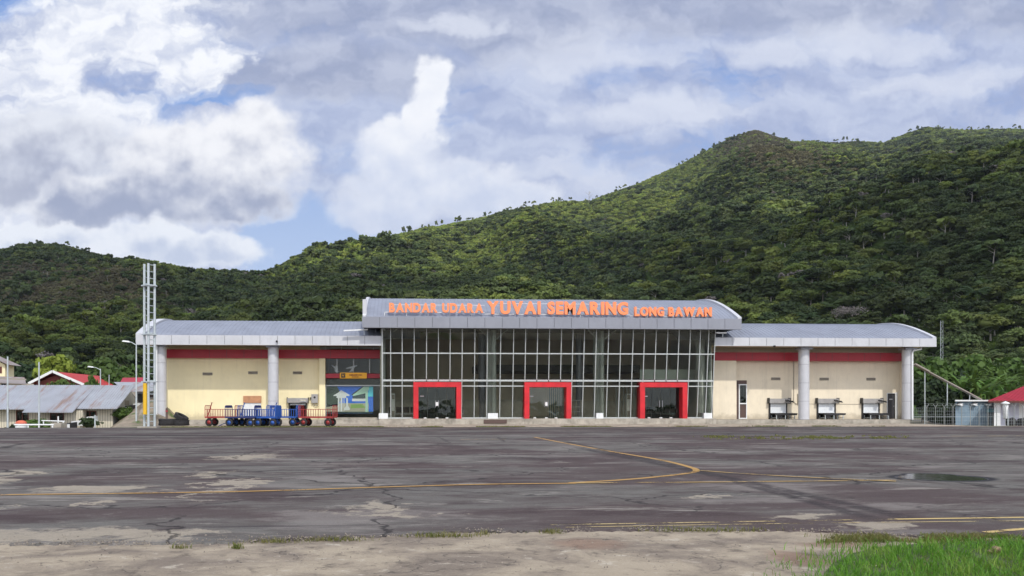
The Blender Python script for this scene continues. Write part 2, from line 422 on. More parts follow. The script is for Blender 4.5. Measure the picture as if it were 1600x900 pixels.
# near ground as a grid, from behind the camera to the foot of the hills
gx = np.concatenate([np.linspace(-140, -45, 30), np.linspace(-44, 60, 105), np.linspace(62, 160, 30)])
gy = np.concatenate([np.linspace(-60, 48, 12), np.linspace(50, 100, 64), np.linspace(102, 125, 8)])
GX, GY = np.meshgrid(gx, gy)
GZ = ground_h(GX, GY)+(fbm(GX*.3, GY*.3, 3, 5)-.45)*.12*smooth(GY, 53, 56)
vs = np.stack([GX.ravel(), GY.ravel(), GZ.ravel()], 1)
nx, ny = len(gx), len(gy)
ii = (np.arange(ny-1)[:, None]*nx+np.arange(nx-1)[None, :]).ravel()
o = bpy.data.objects.new('ground', np_mesh('ground', vs, np.stack([ii, ii+1, ii+nx+1, ii+nx], 1), M_earth)); S.collection.objects.link(o); struct(o)
o.data.polygons.foreach_set('use_smooth', [True]*len(o.data.polygons))
b_ = MB(); N_ = 64
b_.add([(0,0,-3)]+[(2600*math.cos(2*math.pi*i/N_), 2600*math.sin(2*math.pi*i/N_), -3) for i in range(N_)], [(0, i+1, (i+1)%N_+1) for i in range(N_)])
struct(b_.build('plain', M_hill))

# ---------------------------------------------------------------- hills: measured ridge line, own depth
ridge_px = np.array([-900,-500,-200,-60,0,40,90,130,160,200,230,260,300,330,360,385,405,430,460,480,520,560,620,660,700,760,800,830,870,920,960,1000,1050,1100,1140,1180,1215,1240,1290,1330,1380,1410,1450,1500,1560,1640,1750,1900,2200,2600])
ridge_py = np.array([470,440,420,408,397,386,383,390,398,405,408,416,428,434,437,436,434,425,411,402,392,381,367,356,351,339,328,321,315,316,302,287,266,239,216,205,216,223,222,221,225,212,200,202,201,202,225,270,360,470])
ridge_py = ridge_py+np.interp(ridge_px, [-900, 0, 330, 430, 480, 620, 1050, 2600], [7, 7, 9, 9, 6, 4, 3, 3])
def tridge(px):   # distance of the crest
    return 620+smooth(px, 380, 1150)*560
def foot(px): return 118+smooth(-px, -420, 100)*50
def hill_z(px, t):
    """height of the land at column px and distance t"""
    px = np.asarray(px, float); t = np.asarray(t, float)
    ry = np.interp(px, ridge_px, ridge_py); tr = tridge(px); t0 = foot(px)
    zr = CAMZ+tr*(HY-ry)/F
    s = np.clip((t-t0)/(tr-t0), 0, 1.6)
    prof = np.where(s <= 1, s**1.35, 1-(s-1)*1.1-(s-1)**2*1.5)
    X = (px-CX)/F*t
    gul = (fbm(X/170+3.1, t/300, 4, 11)-.46)*2
    rid = 1-np.abs(fbm(X/120+t/900, t/420+7, 3, 23)*2-.9)*2
    bump = (gul*.9+rid*.5)*np.sin(np.clip(s, 0, 1)*math.pi)**.8*np.minimum(zr*.26, 68)
    z = zr*prof+bump
    # foothill knolls in front of the main slope on the right, and a low one behind the houses
    z = z+34*np.exp(-((t-300)/85)**2)*smooth(px, 1050, 1500)+20*np.exp(-((t-210)/45)**2)*smooth(px, 1380, 1640)
    z = z+10*np.exp(-((t-260)/60)**2)*(.5+fbm(px/160., t/90, 2, 4))
    return np.maximum(z, -1.2)*1.0-1.2*(1-smooth(t, t0, t0+60))
def bare_f(px, t):
    ry = np.interp(px, ridge_px, ridge_py); py = HY-(hill_z(px, t)-CAMZ)/t*F
    top = np.exp(-((px-1195)/95)**2)*(1-smooth(py-205, 30, 85)-0)
    top2 = np.exp(-((px-1250)/75)**2)*np.exp(-((py-250)/34)**2)
    left = (1-smooth(px, 190, 330))*smooth(py, 402, 425)*(1-smooth(py, 470, 530))*.8
    return np.clip(np.maximum(np.maximum(top, top2), left), 0, 1)
pxs = np.linspace(-1100, 2700, 620); ts = np.concatenate([np.linspace(104, 420, 130), np.linspace(424, 1900, 300)])
PXg, Tg = np.meshgrid(pxs, ts)
Zg = hill_z(PXg, Tg)
A = (PXg-CX)/F
Xw = Tg*(A*math.cos(TH)+math.sin(TH)); Yw = Tg*(-A*math.sin(TH)+math.cos(TH))
nx, ny = len(pxs), len(ts); ii = (np.arange(ny-1)[:, None]*nx+np.arange(nx-1)[None, :]).ravel()
me = np_mesh('hills', np.stack([Xw.ravel(), Yw.ravel(), Zg.ravel()], 1), np.stack([ii, ii+1, ii+nx+1, ii+nx], 1), M_hill)
me.polygons.foreach_set('use_smooth', [True]*len(me.polygons))
at = me.attributes.new('bare', 'FLOAT', 'POINT'); at.data.foreach_set('value', bare_f(PXg, Tg).ravel().astype(np.float32))
o = bpy.data.objects.new('hills', me); S.collection.objects.link(o); struct(o)

# ---------------------------------------------------------------- clouds overhead, whose shadows lie on the slopes
def cloud_mat():
    m = bpy.data.materials.new('cloud_vapour'); m.use_nodes = True; h = NG(m.node_tree); h.N.clear()
    d = h.n('ShaderNodeBsdfDiffuse'); d.inputs[0].default_value = (.9,.9,.9,1); tr = h.n('ShaderNodeBsdfTranslucent'); tr.inputs[0].default_value = (.9,.9,.9,1); t = h.n('ShaderNodeBsdfTransparent')
    m1 = h.n('ShaderNodeMixShader'); m1.inputs[0].default_value = .5; h.L.new(d.outputs[0], m1.inputs[1]); h.L.new(tr.outputs[0], m1.inputs[2])
    m2 = h.n('ShaderNodeMixShader'); m2.inputs[0].default_value = .15; h.L.new(m1.outputs[0], m2.inputs[1]); h.L.new(t.outputs[0], m2.inputs[2])
    o = h.n('ShaderNodeOutputMaterial'); h.L.new(m2.outputs[0], o.inputs[0]); return m
M_cloud = cloud_mat()
def cloud(spots, height=950, seed=1):
    b = MB(); r = random.Random(seed)
    for px, t, rx, ry in spots:
        x, y = T2W(px, t); z = float(hill_z(px, t)); k = (height-z)/sdir.z
        for q in range(5):
            b.ball((x+sdir.x*k+r.uniform(-.55, .55)*rx, y+sdir.y*k+r.uniform(-.55, .55)*ry, height+r.uniform(-10, 40)), rx*r.uniform(.55, .8), ry*r.uniform(.55, .8), 30, 18, 10, .25, r.random())
    return struct(b.build('cloud', M_cloud))
def t_at(px, py):
    t = np.linspace(float(foot(px))+20, float(tridge(px)), 400); p = HY-(hill_z(px, t)-CAMZ)/t*F
    k = np.where(p <= py)[0]; return float(t[k[0]]) if len(k) else float(t[-1])
def at(*q): return [(px, t_at(px, py), rx, ry) for px, py, rx, ry in q]
cloud(at((-90, 470, 110, 110), (-60, 420, 110, 110), (60, 480, 90, 100), (70, 415, 110, 90), (200, 450, 90, 110), (170, 520, 70, 60), (300, 470, 80, 110), (400, 460, 70, 90), (300, 530, 50, 50)), seed=2)
cloud(at((470, 480, 45, 45), (560, 460, 50, 45), (660, 455, 50, 45), (760, 445, 50, 45), (860, 440, 50, 42), (960, 430, 50, 40), (1060, 425, 50, 40), (1160, 425, 50, 40), (1260, 425, 50, 38), (1370, 425, 50, 36), (1470, 420, 50, 36)), seed=5)
cloud(at((1420, 330, 70, 60), (1520, 340, 80, 70), (1600, 350, 90, 80)), seed=9)
# ---------------------------------------------------------------- foliage
def leaf_mat(name, a, b, bright, bamt=.35, random_amt=.5, trans=.25):
    m = bpy.data.materials.new(name); m.use_nodes = True; h = NG(m.node_tree); bs = h.N['Principled BSDF']
    p = h.n('ShaderNodeNewGeometry').outputs['Position']; oi = h.n('ShaderNodeObjectInfo')
    rnd = oi.outputs['Random']; loc = oi.outputs['Location']
    patch = h.noise(loc, .011, 4, .6)
    c = h.mix(h.m('ADD', h.m('MULTIPLY', rnd, .6), h.m('MULTIPLY', h.noise(p, .9, 3, .6), .4)), a, b)
    c = h.mix(h.m('MULTIPLY', h.ss(h.m('ADD', patch, h.m('MULTIPLY', h.m('SUBTRACT', rnd, .5), .28)), .50, .68), bamt*2), c, bright)
    hue = h.n('ShaderNodeHueSaturation'); hue.inputs['Hue'].default_value = .5
    h.L.new(c, hue.inputs['Color']); h.L.new(h.m('ADD', .68, h.m('MULTIPLY', h.m('FRACT', h.m('MULTIPLY', rnd, 17.3)), .66)), hue.inputs['Value'])
    h.L.new(h.m('ADD', .482, h.m('MULTIPLY', h.m('FRACT', h.m('MULTIPLY', rnd, 7.7)), .03)), hue.inputs['Hue'])
    h.L.new(hue.outputs[0], bs.inputs['Base Color']); bs.inputs['Roughness'].default_value = .6; bs.inputs['Specular IOR Level'].default_value = .25
    tr = h.n('ShaderNodeBsdfTranslucent'); h.L.new(hue.outputs[0], tr.inputs[0])
    mx = h.n('ShaderNodeMixShader'); mx.inputs[0].default_value = trans
    h.L.new(bs.outputs[0], mx.inputs[1]); h.L.new(tr.outputs[0], mx.inputs[2]); h.L.new(mx.outputs[0], h.N['Material Output'].inputs[0])
    return m
M_leaf = leaf_mat('forest_foliage', (.036,.064,.022), (.12,.155,.044), (.20,.25,.048))
M_leaf_y = leaf_mat('yellow_green_foliage', (.20,.27,.03), (.32,.37,.05), (.3,.36,.05), 0)
M_leaf_g = leaf_mat('fresh_green_foliage', (.05,.10,.02), (.10,.17,.03), (.12,.2,.03), 0)
M_leaf_d = leaf_mat('dark_foliage', (.016,.034,.013), (.04,.065,.022), (.08,.12,.03), 0)
M_bark = mat('bark', (.16,.14,.11), .9, var=.3, vscale=2)
M_barkp = mat('pale_bark', (.34,.32,.27), .9, var=.2, vscale=2)
M_bare = mat('bare_twigs', (.22,.19,.17), .9)

def crown_geo(seed, w=1.0, h=1.0, ncl=22, nleaf=16, leaf=.13, flat=1.0, clr=.36, base=.35, open_=0):
    """leaf clumps spread through an uneven crown; unit crown of radius ~w/2, height h, standing from base to 1"""
    r = np.random.RandomState(seed); V = []; 
    for i in range(ncl):
        u = r.normal(size=3); u /= np.linalg.norm(u)+1e-6
        if u[2] < -.35: u[2] *= -.6
        k = r.uniform(.35, 1.0)**.6
        c = np.array([u[0]*w*.42*k, u[1]*w*.42*k, base+(1-base)*.5+u[2]*(1-base)*.42*k*flat])*[1,1,h]
        c[:2] *= r.uniform(.75, 1.2)
        rc = clr*w*.5*r.uniform(.6, 1.25)
        d = r.normal(size=(nleaf, 3)); d /= np.linalg.norm(d, axis=1)[:, None]; d[:, 2] = np.where(d[:, 2] < -.2, -d[:, 2]*.7, d[:, 2])
        pos = c+d*rc*r.uniform(.6, 1.05, (nleaf, 1))*[1,1,.75]
        nrm = d+r.normal(size=(nleaf, 3))*.45+[0,0,.25]; nrm /= np.linalg.norm(nrm, axis=1)[:, None]
        t = np.cross(nrm, r.normal(size=(nleaf, 3))); t /= np.linalg.norm(t, axis=1)[:, None]; bt = np.cross(nrm, t)
        s = leaf*r.uniform(.6, 1.4, (nleaf, 1))
        q = np.stack([pos-t*s-bt*s*.6, pos+t*s*.5-bt*s*.8, pos+t*s+bt*s*.5, pos-t*s*.4+bt*s*.9], 1)
        V.append(q.reshape(-1, 3))
    V = np.concatenate(V); Q = np.arange(len(V)).reshape(-1, 4)
    return V, Q
def blob_geo(seed, w, h, base, k=.62, n=9, m=6):
    r = random.Random(seed); vs = []; q = []
    for i in range(m+1):
        th = math.pi*i/m
        for j in range(n):
            a = 2*math.pi*j/n; d = r.uniform(.75, 1.15)
            vs.append((w*.5*k*d*math.sin(th)*math.cos(a), w*.5*k*d*math.sin(th)*math.sin(a), (base+(1-base)*.5)*h+(1-base)*.5*h*k*d*math.cos(th)))
    for i in range(m):
        for j in range(n): q.append((i*n+j, (i+1)*n+j, (i+1)*n+(j+1)%n, i*n+(j+1)%n))
    return np.array(vs), np.array(q)
def trunk_geo(seed, r0, h, lean=.05, n=6, limbs=3):
    rr = random.Random(seed); vs = []; q = []
    def seg(p0, p1, ra, rb):
        o = len(vs); p0 = Vector(p0); p1 = Vector(p1); d = (p1-p0).normalized(); u = Vector((1,0,0)) if abs(d.x) < .8 else Vector((0,1,0))
        a = d.cross(u).normalized(); b = d.cross(a)
        for p, r_ in ((p0, ra), (p1, rb)):
            for j in range(n): an = 2*math.pi*j/n; vs.append(p+a*math.cos(an)*r_+b*math.sin(an)*r_)
        for j in range(n): q.append((o+j, o+(j+1)%n, o+n+(j+1)%n, o+n+j))
    lx, ly = rr.uniform(-lean, lean), rr.uniform(-lean, lean)
    m1 = (lx*.5, ly*.5, h*.5); m2 = (lx, ly, h)
    seg((0,0,-.04), m1, r0, r0*.75); seg(m1, m2, r0*.75, r0*.4)
    for i in range(limbs):
        a = rr.uniform(0, 6.28); z = h*rr.uniform(.5, .95); l = rr.uniform(.15, .3)
        seg((lx*z/h, ly*z/h, z), (lx*z/h+math.cos(a)*l, ly*z/h+math.sin(a)*l, z+l*.8), r0*.4, r0*.15)
    return np.array([tuple(v) for v in vs]), np.array(q)
def join_geo(parts):
    V = []; Q = []; M = []; o = 0
    for v, q, mi in parts: V.append(v); Q.append(q+o); M += [mi]*len(q); o += len(v)
    return np.concatenate(V), np.concatenate(Q), M
def palm_geo(seed, nf=13, L=.55, trunk_h=.5, seg=6, wid=.085):
    r = random.Random(seed); V = []; Q = []
    for f in range(nf):
        a = 2*math.pi*f/nf+r.uniform(-.2, .2); up = r.uniform(.25, 1.2); l = L*r.uniform(.8, 1.15)
        pts = []
        x = z = 0; ang = up
        for i in range(seg+1):
            pts.append((x, z)); x += math.cos(ang)*l/seg; z += math.sin(ang)*l/seg; ang -= (1.3+.5*(1-up))/seg*1.3
        ca, sa = math.cos(a), math.sin(a)
        for i in range(seg):
            for sgn in (-1, 1):
                for k in (0, .5):
                    t0 = i+k; j = min(int(t0), seg-1); fr = t0-j
                    x0 = pts[j][0]*(1-fr)+pts[j+1][0]*fr; z0 = pts[j][1]*(1-fr)+pts[j+1][1]*fr
                    fr2 = fr+.28; x1 = pts[j][0]*(1-fr2)+pts[j+1][0]*fr2; z1 = pts[j][1]*(1-fr2)+pts[j+1][1]*fr2
                    w = wid*(1.15-abs(i/seg-.4)*1.2)*1.5
                    o = len(V)
                    def P(px_, pz_, s_, dz, fwd): return (ca*(px_+fwd)-sa*s_*sgn, sa*(px_+fwd)+ca*s_*sgn, trunk_h+pz_+dz)
                    V += [P(x0, z0, 0, 0, 0), P(x1, z1, 0, 0, 0), P(x1, z1, w, -w*.55, w*.45), P(x0, z0, w, -w*.6, w*.4)]
                    Q.append((o, o+1, o+2, o+3))
    return np.array(V), np.array(Q)
def proto_obj(name, geo_parts, mats, link=False):
    V, Q, M = join_geo(geo_parts)
    me = np_mesh(name, V, Q, mats); me.polygons.foreach_set('material_index', M)
    return me
protos = bpy.data.collections.new('forest_kinds')
kinds = []
for i in range(5):     # broadleaf crowns
    w = [.95, 1.15, .8, 1.3, 1.0][i]; base = [.3, .35, .2, .42, .3][i]
    kinds.append(proto_obj('broadleaf_%d' % i, [(*crown_geo(i, w, 1, 26, 20, .085, base=base, clr=.42), 0), (*blob_geo(i, w, 1, base, .68), 0), (*trunk_geo(i, .035, .6), 1)], [M_leaf, M_barkp]))
kinds.append(proto_obj('palm_5', [(*palm_geo(5, 16, .46, .55, 7, .06), 0), (*trunk_geo(5, .03, .5, limbs=0), 1)], [M_leaf, M_bark]))
kinds.append(proto_obj('slender_6', [(*crown_geo(6, .5, 1, 12, 14, .07, base=.55, clr=.55), 0), (*trunk_geo(6, .022, .8, .1, limbs=5), 1)], [M_leaf, M_barkp]))
kinds.append(proto_obj('shrub_7', [(*crown_geo(7, 1.6, .9, 16, 14, .12, base=.0, clr=.42), 0), (*blob_geo(7, 1.5, .8, 0, .7), 0)], [M_leaf, M_barkp]))
kinds.append(proto_obj('bare_8', [(*crown_geo(8, .7, 1, 14, 12, .035, base=.5, clr=.4), 0), (*trunk_geo(8, .03, .85, .1, limbs=8), 0)], [M_bare, M_barkp]))
for i in range(4):
    w = [1.0, 1.2, .85, 1.1][i]; base = [.25, .35, .15, .1][i]
    kinds.append(proto_obj('broadleaf_near_%d' % i, [(*crown_geo(60+i, w, 1, 60, 42, .036, base=base, clr=.30), 0), (*blob_geo(i, w, 1, base, .6), 0), (*trunk_geo(i, .03, .6), 1)], [M_leaf, M_barkp]))
M_scrub = leaf_mat('brown_olive_scrub', (.10,.092,.05), (.17,.15,.075), (.15,.17,.05), .2)
M_light = leaf_mat('light_green_scrub', (.12,.165,.034), (.22,.28,.052), (.28,.34,.06), .3)
kinds.append(proto_obj('scrub_13', [(*crown_geo(71, 1.5, 1, 14, 16, .11, base=.0, clr=.42), 0), (*blob_geo(7, 1.4, .8, 0, .7), 0)], [M_scrub, M_barkp]))
kinds.append(proto_obj('scrub_14', [(*crown_geo(72, 1.5, 1, 14, 16, .11, base=.0, clr=.42), 0), (*blob_geo(8, 1.4, .8, 0, .7), 0)], [M_light, M_barkp]))
for k, me in enumerate(kinds):
    o = bpy.data.objects.new('kind_%02d' % k, me); protos.objects.link(o)
# scatter
rs = np.random.RandomState(3)
def scatter():
    # area-uniform sampling in (px, t): density ~ t ; two passes
    n = 260000
    t = np.sqrt(rs.uniform(135**2, 1300**2, n)); px = rs.uniform(-420, 1900, n)
    tr = tridge(px); keep = (t < tr+25) & (t > foot(px)+16)
    t, px = t[keep], px[keep]
    # thin with distance from the eye in the mid range to keep the spacing even: cell rejection
    A = (px-CX)/F; X = t*(A*math.cos(TH)+math.sin(TH)); Y = t*(-A*math.sin(TH)+math.cos(TH))
    z = hill_z(px, t); bare = bare_f(px, t)
    dens = .74+.26*fbm(X/60, Y/60, 3, 9)
    keep = rs.uniform(size=len(t)) < dens
    X, Y, z, px, t, bare = [q[keep] for q in (X, Y, z, px, t, bare)]
    py = HY-(z-CAMZ)/t*F
    n = len(t); u = rs.uniform(size=n); kind = rs.randint(0, 5, n)
    kind = np.where(u < .05, 6, kind)
    low = smooth(py, 430, 520)*smooth(px, 300, 900)
    kind = np.where((u > .80) & (rs.uniform(size=n) < low), 5, kind)
    kind = np.where((u > .05) & (u < .06), 8, kind)
    kind = np.where((u > .06) & (u < .06+.35*(bare > .03)+.12), 7, kind)
    sz = np.where(kind == 7, rs.uniform(2.5, 4.5, n), np.where(kind == 5, rs.uniform(6, 9, n), np.where(kind == 6, rs.uniform(6, 10, n), 3.4+5.0*rs.uniform(0, 1, n)**1.7)))
    near_ridge = smooth(t, tridge(px)-90, tridge(px)-10)
    sz = sz*(1-.42*near_ridge)*(1-.3*bare)
    big = smooth(fbm(X/110, Y/110, 2, 31), .42, .55)
    sz = sz*(.78+.4*big)
    py_ = py
    # open scrub where few trees grow, and light green regrowth on the upper and western slopes
    isb = rs.uniform(size=n) < bare*1.02-.05
    kind = np.where(isb, 13, kind); sz = np.where(isb, rs.uniform(1.6, 3.0, n), sz)
    s_ = (t-foot(px))/(tridge(px)-foot(px))
    reg = smooth(fbm(X/95+5, Y/130, 4, 77)+.16*smooth(s_, .45, .95)+.22*(1-smooth(np.abs(px-1020), 25, 120))*smooth(s_, .28, .42)*(1-smooth(s_, .75, .95))+.14*smooth(px, 1480, 1560)*(1-smooth(t, 330, 420))-.08*smooth(px, 1250, 1450), .50, .62)*smooth(px, 380, 470)*np.maximum(smooth(s_, .3, .42), smooth(px, 1480, 1560))
    isl = (~isb) & (rs.uniform(size=n) < reg*.85)
    kind = np.where(isl, 14, kind); sz = np.where(isl, rs.uniform(2.0, 4.4, n), sz)
    nearm = ((t < 380) & (kind < 5)) | ((t < 260) & (kind == 7)); kind = np.where(nearm, 9+rs.randint(0, 4, n), kind)
    asp = rs.uniform(.85, 1.3, n)
    return X, Y, z-.4, kind, sz, asp, rs.uniform(0, 6.28, n)
X, Y, Z, K, SZ, ASP, ROT = scatter()
print('forest instances', len(X))
def instancer(name, X, Y, Z, K, SZ, ASP, ROT):
    me = bpy.data.meshes.new(name); me.vertices.add(len(X)); me.vertices.foreach_set('co', np.stack([X, Y, Z], 1).astype(np.float32).ravel())
    a = me.attributes.new('kind', 'INT', 'POINT'); a.data.foreach_set('value', K.astype(np.int32))
    a = me.attributes.new('sc', 'FLOAT_VECTOR', 'POINT'); a.data.foreach_set('vector', np.stack([SZ*ASP, SZ*ASP, SZ], 1).astype(np.float32).ravel())
    a = me.attributes.new('rt', 'FLOAT_VECTOR', 'POINT'); a.data.foreach_set('vector', np.stack([ROT*0, ROT*0, ROT], 1).astype(np.float32).ravel())
    ob = bpy.data.objects.new(name, me); S.collection.objects.link(ob)
    nt = bpy.data.node_groups.new(name, 'GeometryNodeTree')
    nt.interface.new_socket('Geometry', in_out='INPUT', socket_type='NodeSocketGeometry'); nt.interface.new_socket('Geometry', in_out='OUTPUT', socket_type='NodeSocketGeometry')
    h = NG(nt); gi = h.n('NodeGroupInput'); go = h.n('NodeGroupOutput')
    ci = h.n('GeometryNodeCollectionInfo'); ci.inputs[0].default_value = protos; ci.inputs['Separate Children'].default_value = True; ci.inputs['Reset Children'].default_value = True
    iop = h.n('GeometryNodeInstanceOnPoints'); iop.inputs['Pick Instance'].default_value = True
    def na(n_, t_):
        q = h.n('GeometryNodeInputNamedAttribute', data_type=t_); q.inputs[0].default_value = n_; return q.outputs[0]
    h.L.new(gi.outputs[0], iop.inputs['Points']); h.L.new(ci.outputs[0], iop.inputs['Instance'])
    h.L.new(na('kind', 'INT'), iop.inputs['Instance Index']); h.L.new(na('sc', 'FLOAT_VECTOR'), iop.inputs['Scale'])
    e2r = h.n('FunctionNodeEulerToRotation'); h.L.new(na('rt', 'FLOAT_VECTOR'), e2r.inputs[0]); h.L.new(e2r.outputs[0], iop.inputs['Rotation'])
    h.L.new(iop.outputs[0], go.inputs[0])
    md = ob.modifiers.new('instances', 'NODES'); md.node_group = nt
    ob['kind'] = 'stuff'
    return ob
instancer('forest', X, Y, Z, K, SZ, ASP, ROT)
# ---------------------------------------------------------------- thin air haze
hz_ = MB().box(-2800, 2800, -2800, 2800, -4, 520)
hm = bpy.data.materials.new('air_haze'); hm.use_nodes = True; hg = NG(hm.node_tree); hg.N.clear()
pv = hg.n('ShaderNodeVolumePrincipled'); pv.inputs['Color'].default_value = (.80,.87,1.0,1); pv.inputs['Density'].default_value = HAZE; pv.inputs['Anisotropy'].default_value = .2
ho = hg.n('ShaderNodeOutputMaterial'); hg.L.new(pv.outputs[0], ho.inputs['Volume'])
struct(hz_.build('haze', hm), 'stuff')
# ================================================================ APRON
def g3(px, py, z=0): x, y = G(px, py); return (x, y, z)
def blobs_nodes(h, P, blobs, namp=.5, ns=1.2, nd=6, warp=0):
    if warp: P = h.vm('ADD', P, h.scale(h.vm('SUBTRACT', h.noise(P, .9, 7, .68, out=1), (.5,.5,.5)), (warp*2.2, warp, 0)))
    nz = h.m('MULTIPLY', h.m('SUBTRACT', h.noise(P, ns, nd, .65), .5), namp*2)
    r = None
    for x, y, rx, ry in blobs:
        d = h.scale(h.vm('SUBTRACT', P, (x, y, 0)), (1/rx, 1/ry, 0))
        q = h.m('SUBTRACT', 1.0, h.vm('LENGTH', d, out=1)); r = q if r is None else h.m('MAXIMUM', r, q)
    return h.m('ADD', r, nz)
def gb(x0, x1, y0, y1):     # stain on the ground between two rows and two columns of the picture, in metres
    ax, ay = G((x0+x1)/2, y0); bx, by = G((x0+x1)/2, y1); cx0, _ = G(x0, (y0+y1)/2); cx1, _ = G(x1, (y0+y1)/2)
    return ((ax+bx)/2, (ay+by)/2, abs(cx1-cx0)/2, max(abs(ay-by)/2, .12))
def asphalt_mat():
    m = bpy.data.materials.new('stained_asphalt'); m.use_nodes = True; h = NG(m.node_tree); b = h.N['Principled BSDF']
    P = h.n('ShaderNodeNewGeometry').outputs['Position']
    f = h.noise(h.scale(P, (.5, 1, 1)), .22, 8, .62, .4)
    f2 = h.noise(h.scale(P, (.45, 1, 1)), .55, 8, .68, .3)
    f3 = h.noise(P, 3.2, 8, .7)
    fine = h.noise(P, 45, 4, .8)
    c = h.mix(h.ss(f, .44, .55), (.094,.076,.077), (.146,.142,.135))
    c = h.mix(h.m('MULTIPLY', h.ss(h.noise(h.scale(P, (.6, 1.3, 1)), 1.7, 8, .75), .42, .62), .5), c, (.080,.066,.064))
    c = h.mix(h.m('MULTIPLY', h.ss(f2, .52, .60), .7), c, (.064,.049,.052))       # purple brown staining
    c = h.mix(h.m('MULTIPLY', h.ss(f2, .47, .35), .7), c, (.22,.205,.195))         # worn and pale
    c = h.mix(h.m('MULTIPLY', h.ss(h.noise(h.scale(P, (.30, 1.2, 1)), .9, 9, .74, .6), .57, .64), .7), c, (.29,.275,.25))
    c = h.mix(h.m('MULTIPLY', h.ss(h.noise(h.scale(P, (.5, 1.3, 1)), 2.6, 9, .78, .4), .56, .66), .55), c, (.23,.215,.20))
    c = h.mix(h.m('MULTIPLY', h.ss(h.noise(h.scale(P, (.16, 1.5, 1)), 1.1, 8, .7, .2), .58, .68), .7), c, (.05,.042,.048))
    # far strip by the building is darker with long streaks
    sy = h.n('ShaderNodeSeparateXYZ'); h.L.new(P, sy.inputs[0])
    streak = h.noise(h.scale(P, (.05, .9, 1)), .9, 6, .6)
    c = h.mix(h.m('MULTIPLY', h.ss(streak, .5, .6), h.m('MULTIPLY', h.ss(sy.outputs[1], 31, 37), .85)), c, (.048,.042,.045))
    # washed-out silt patches
    silt = blobs_nodes(h, P, [gb(-80, 250, 826, 852), gb(180, 330, 833, 850), gb(540, 630, 782, 808), gb(595, 690, 803, 813), gb(60, 250, 760, 775), gb(330, 360, 745, 790), gb(345, 410, 752, 762),
        gb(80, 140, 785, 797), gb(300, 360, 736, 750), gb(330, 450, 710, 722), gb(-60, 40, 745, 760), gb(0, 60, 735, 745), gb(1320, 1440, 822, 834), gb(1180, 1330, 808, 816), gb(1080, 1115, 772, 782)], 1.0, 1.9, 9, warp=1.9)
    c = h.mix(h.m('MULTIPLY', h.ss(silt, .0, .45), .9), c, h.mix(f3, (.25,.225,.18), (.40,.36,.30)))
    # rubber marks
    def stroke(p, q, w, soft):
        (x0, y0), (x1, y1) = G(*p), G(*q); dx, dy = x1-x0, y1-y0; L = math.hypot(dx, dy); nx_, ny_ = -dy/L, dx/L
        rel = h.vm('SUBTRACT', P, (x0, y0, 0))
        dist = h.m('ABSOLUTE', h.vm('DOT_PRODUCT', rel, (nx_, ny_, 0), out=1)); al = h.vm('DOT_PRODUCT', rel, (dx/L, dy/L, 0), out=1)
        k = h.m('MULTIPLY', h.ss(h.m('ADD', dist, h.m('MULTIPLY', h.m('SUBTRACT', f3, .5), .25)), w+soft, w-soft*.4), h.m('MULTIPLY', h.ss(al, -.5, 1.5), h.ss(al, L+.6, L-.8)))
        return k
    k = h.m('MAXIMUM', stroke((880, 690), (1430, 815), .13, .14), stroke((1070, 733), (1370, 815), .11, .12))
    k = h.m('MAXIMUM', k, stroke((900, 700), (1200, 762), .12, .2))
    c = h.mix(h.m('MULTIPLY', h.m('MULTIPLY', k, h.ss(f3, .3, .55)), .75), c, (.04,.036,.04))
    # cracks
    vo = h.n('ShaderNodeTexVoronoi', feature='DISTANCE_TO_EDGE'); vo.inputs['Scale'].default_value = .22
    wv = h.vm('ADD', P, h.scale(h.vm('SUBTRACT', h.noise(P, 1.6, 4, out=1), (.5,.5,.5)), (1.1, 1.1, 0)))
    h.L.new(wv, vo.inputs['Vector'])
    crack = h.ss(vo.outputs['Distance'], .010, .003)
    c = h.mix(h.m('MULTIPLY', h.m('MULTIPLY', crack, h.ss(f, .44, .5)), .75), c, (.03,.028,.03))
    c = h.mix(.8, c, h.mix(fine, (.3,.3,.3), (1.55,1.5,1.42)), blend='MULTIPLY')
    speck = h.noise(P, 16, 5, .8)
    c = h.mix(h.m('MULTIPLY', h.ss(speck, .62, .70), .5), c, (.30,.28,.25))
    # puddle
    px_, py_, prx, pry = gb(1392, 1552, 743, 755)
    pd = blobs_nodes(h, P, [(px_, py_, prx, pry), gb(1352+60, 1500, 741, 748)], .12, .9, 3)
    wet = h.ss(pd, -.12, .1); water = h.ss(pd, .12, .22)
    c = h.mix(wet, c, (.028,.026,.028))
    h.L.new(c, b.inputs['Base Color'])
    h.L.new(h.mix(water, .06, .5, t='FLOAT'), b.inputs['Specular IOR Level'])
    h.L.new(h.mix(water, h.m('SUBTRACT', h.m('ADD', .8, h.m('MULTIPLY', f3, .15)), h.m("MULTIPLY", wet, .35)), .13, t='FLOAT'), b.inputs['Roughness'])
    bn = h.n('ShaderNodeBump'); bn.inputs['Distance'].default_value = .012
    h.L.new(h.m('MULTIPLY', h.m('SUBTRACT', 1, water), .6), bn.inputs['Strength'])
    h.L.new(h.m('ADD', fine, h.m('MULTIPLY', f3, .6)), bn.inputs['Height']); h.L.new(bn.outputs[0], b.inputs['Normal'])
    return m
M_asph = asphalt_mat()
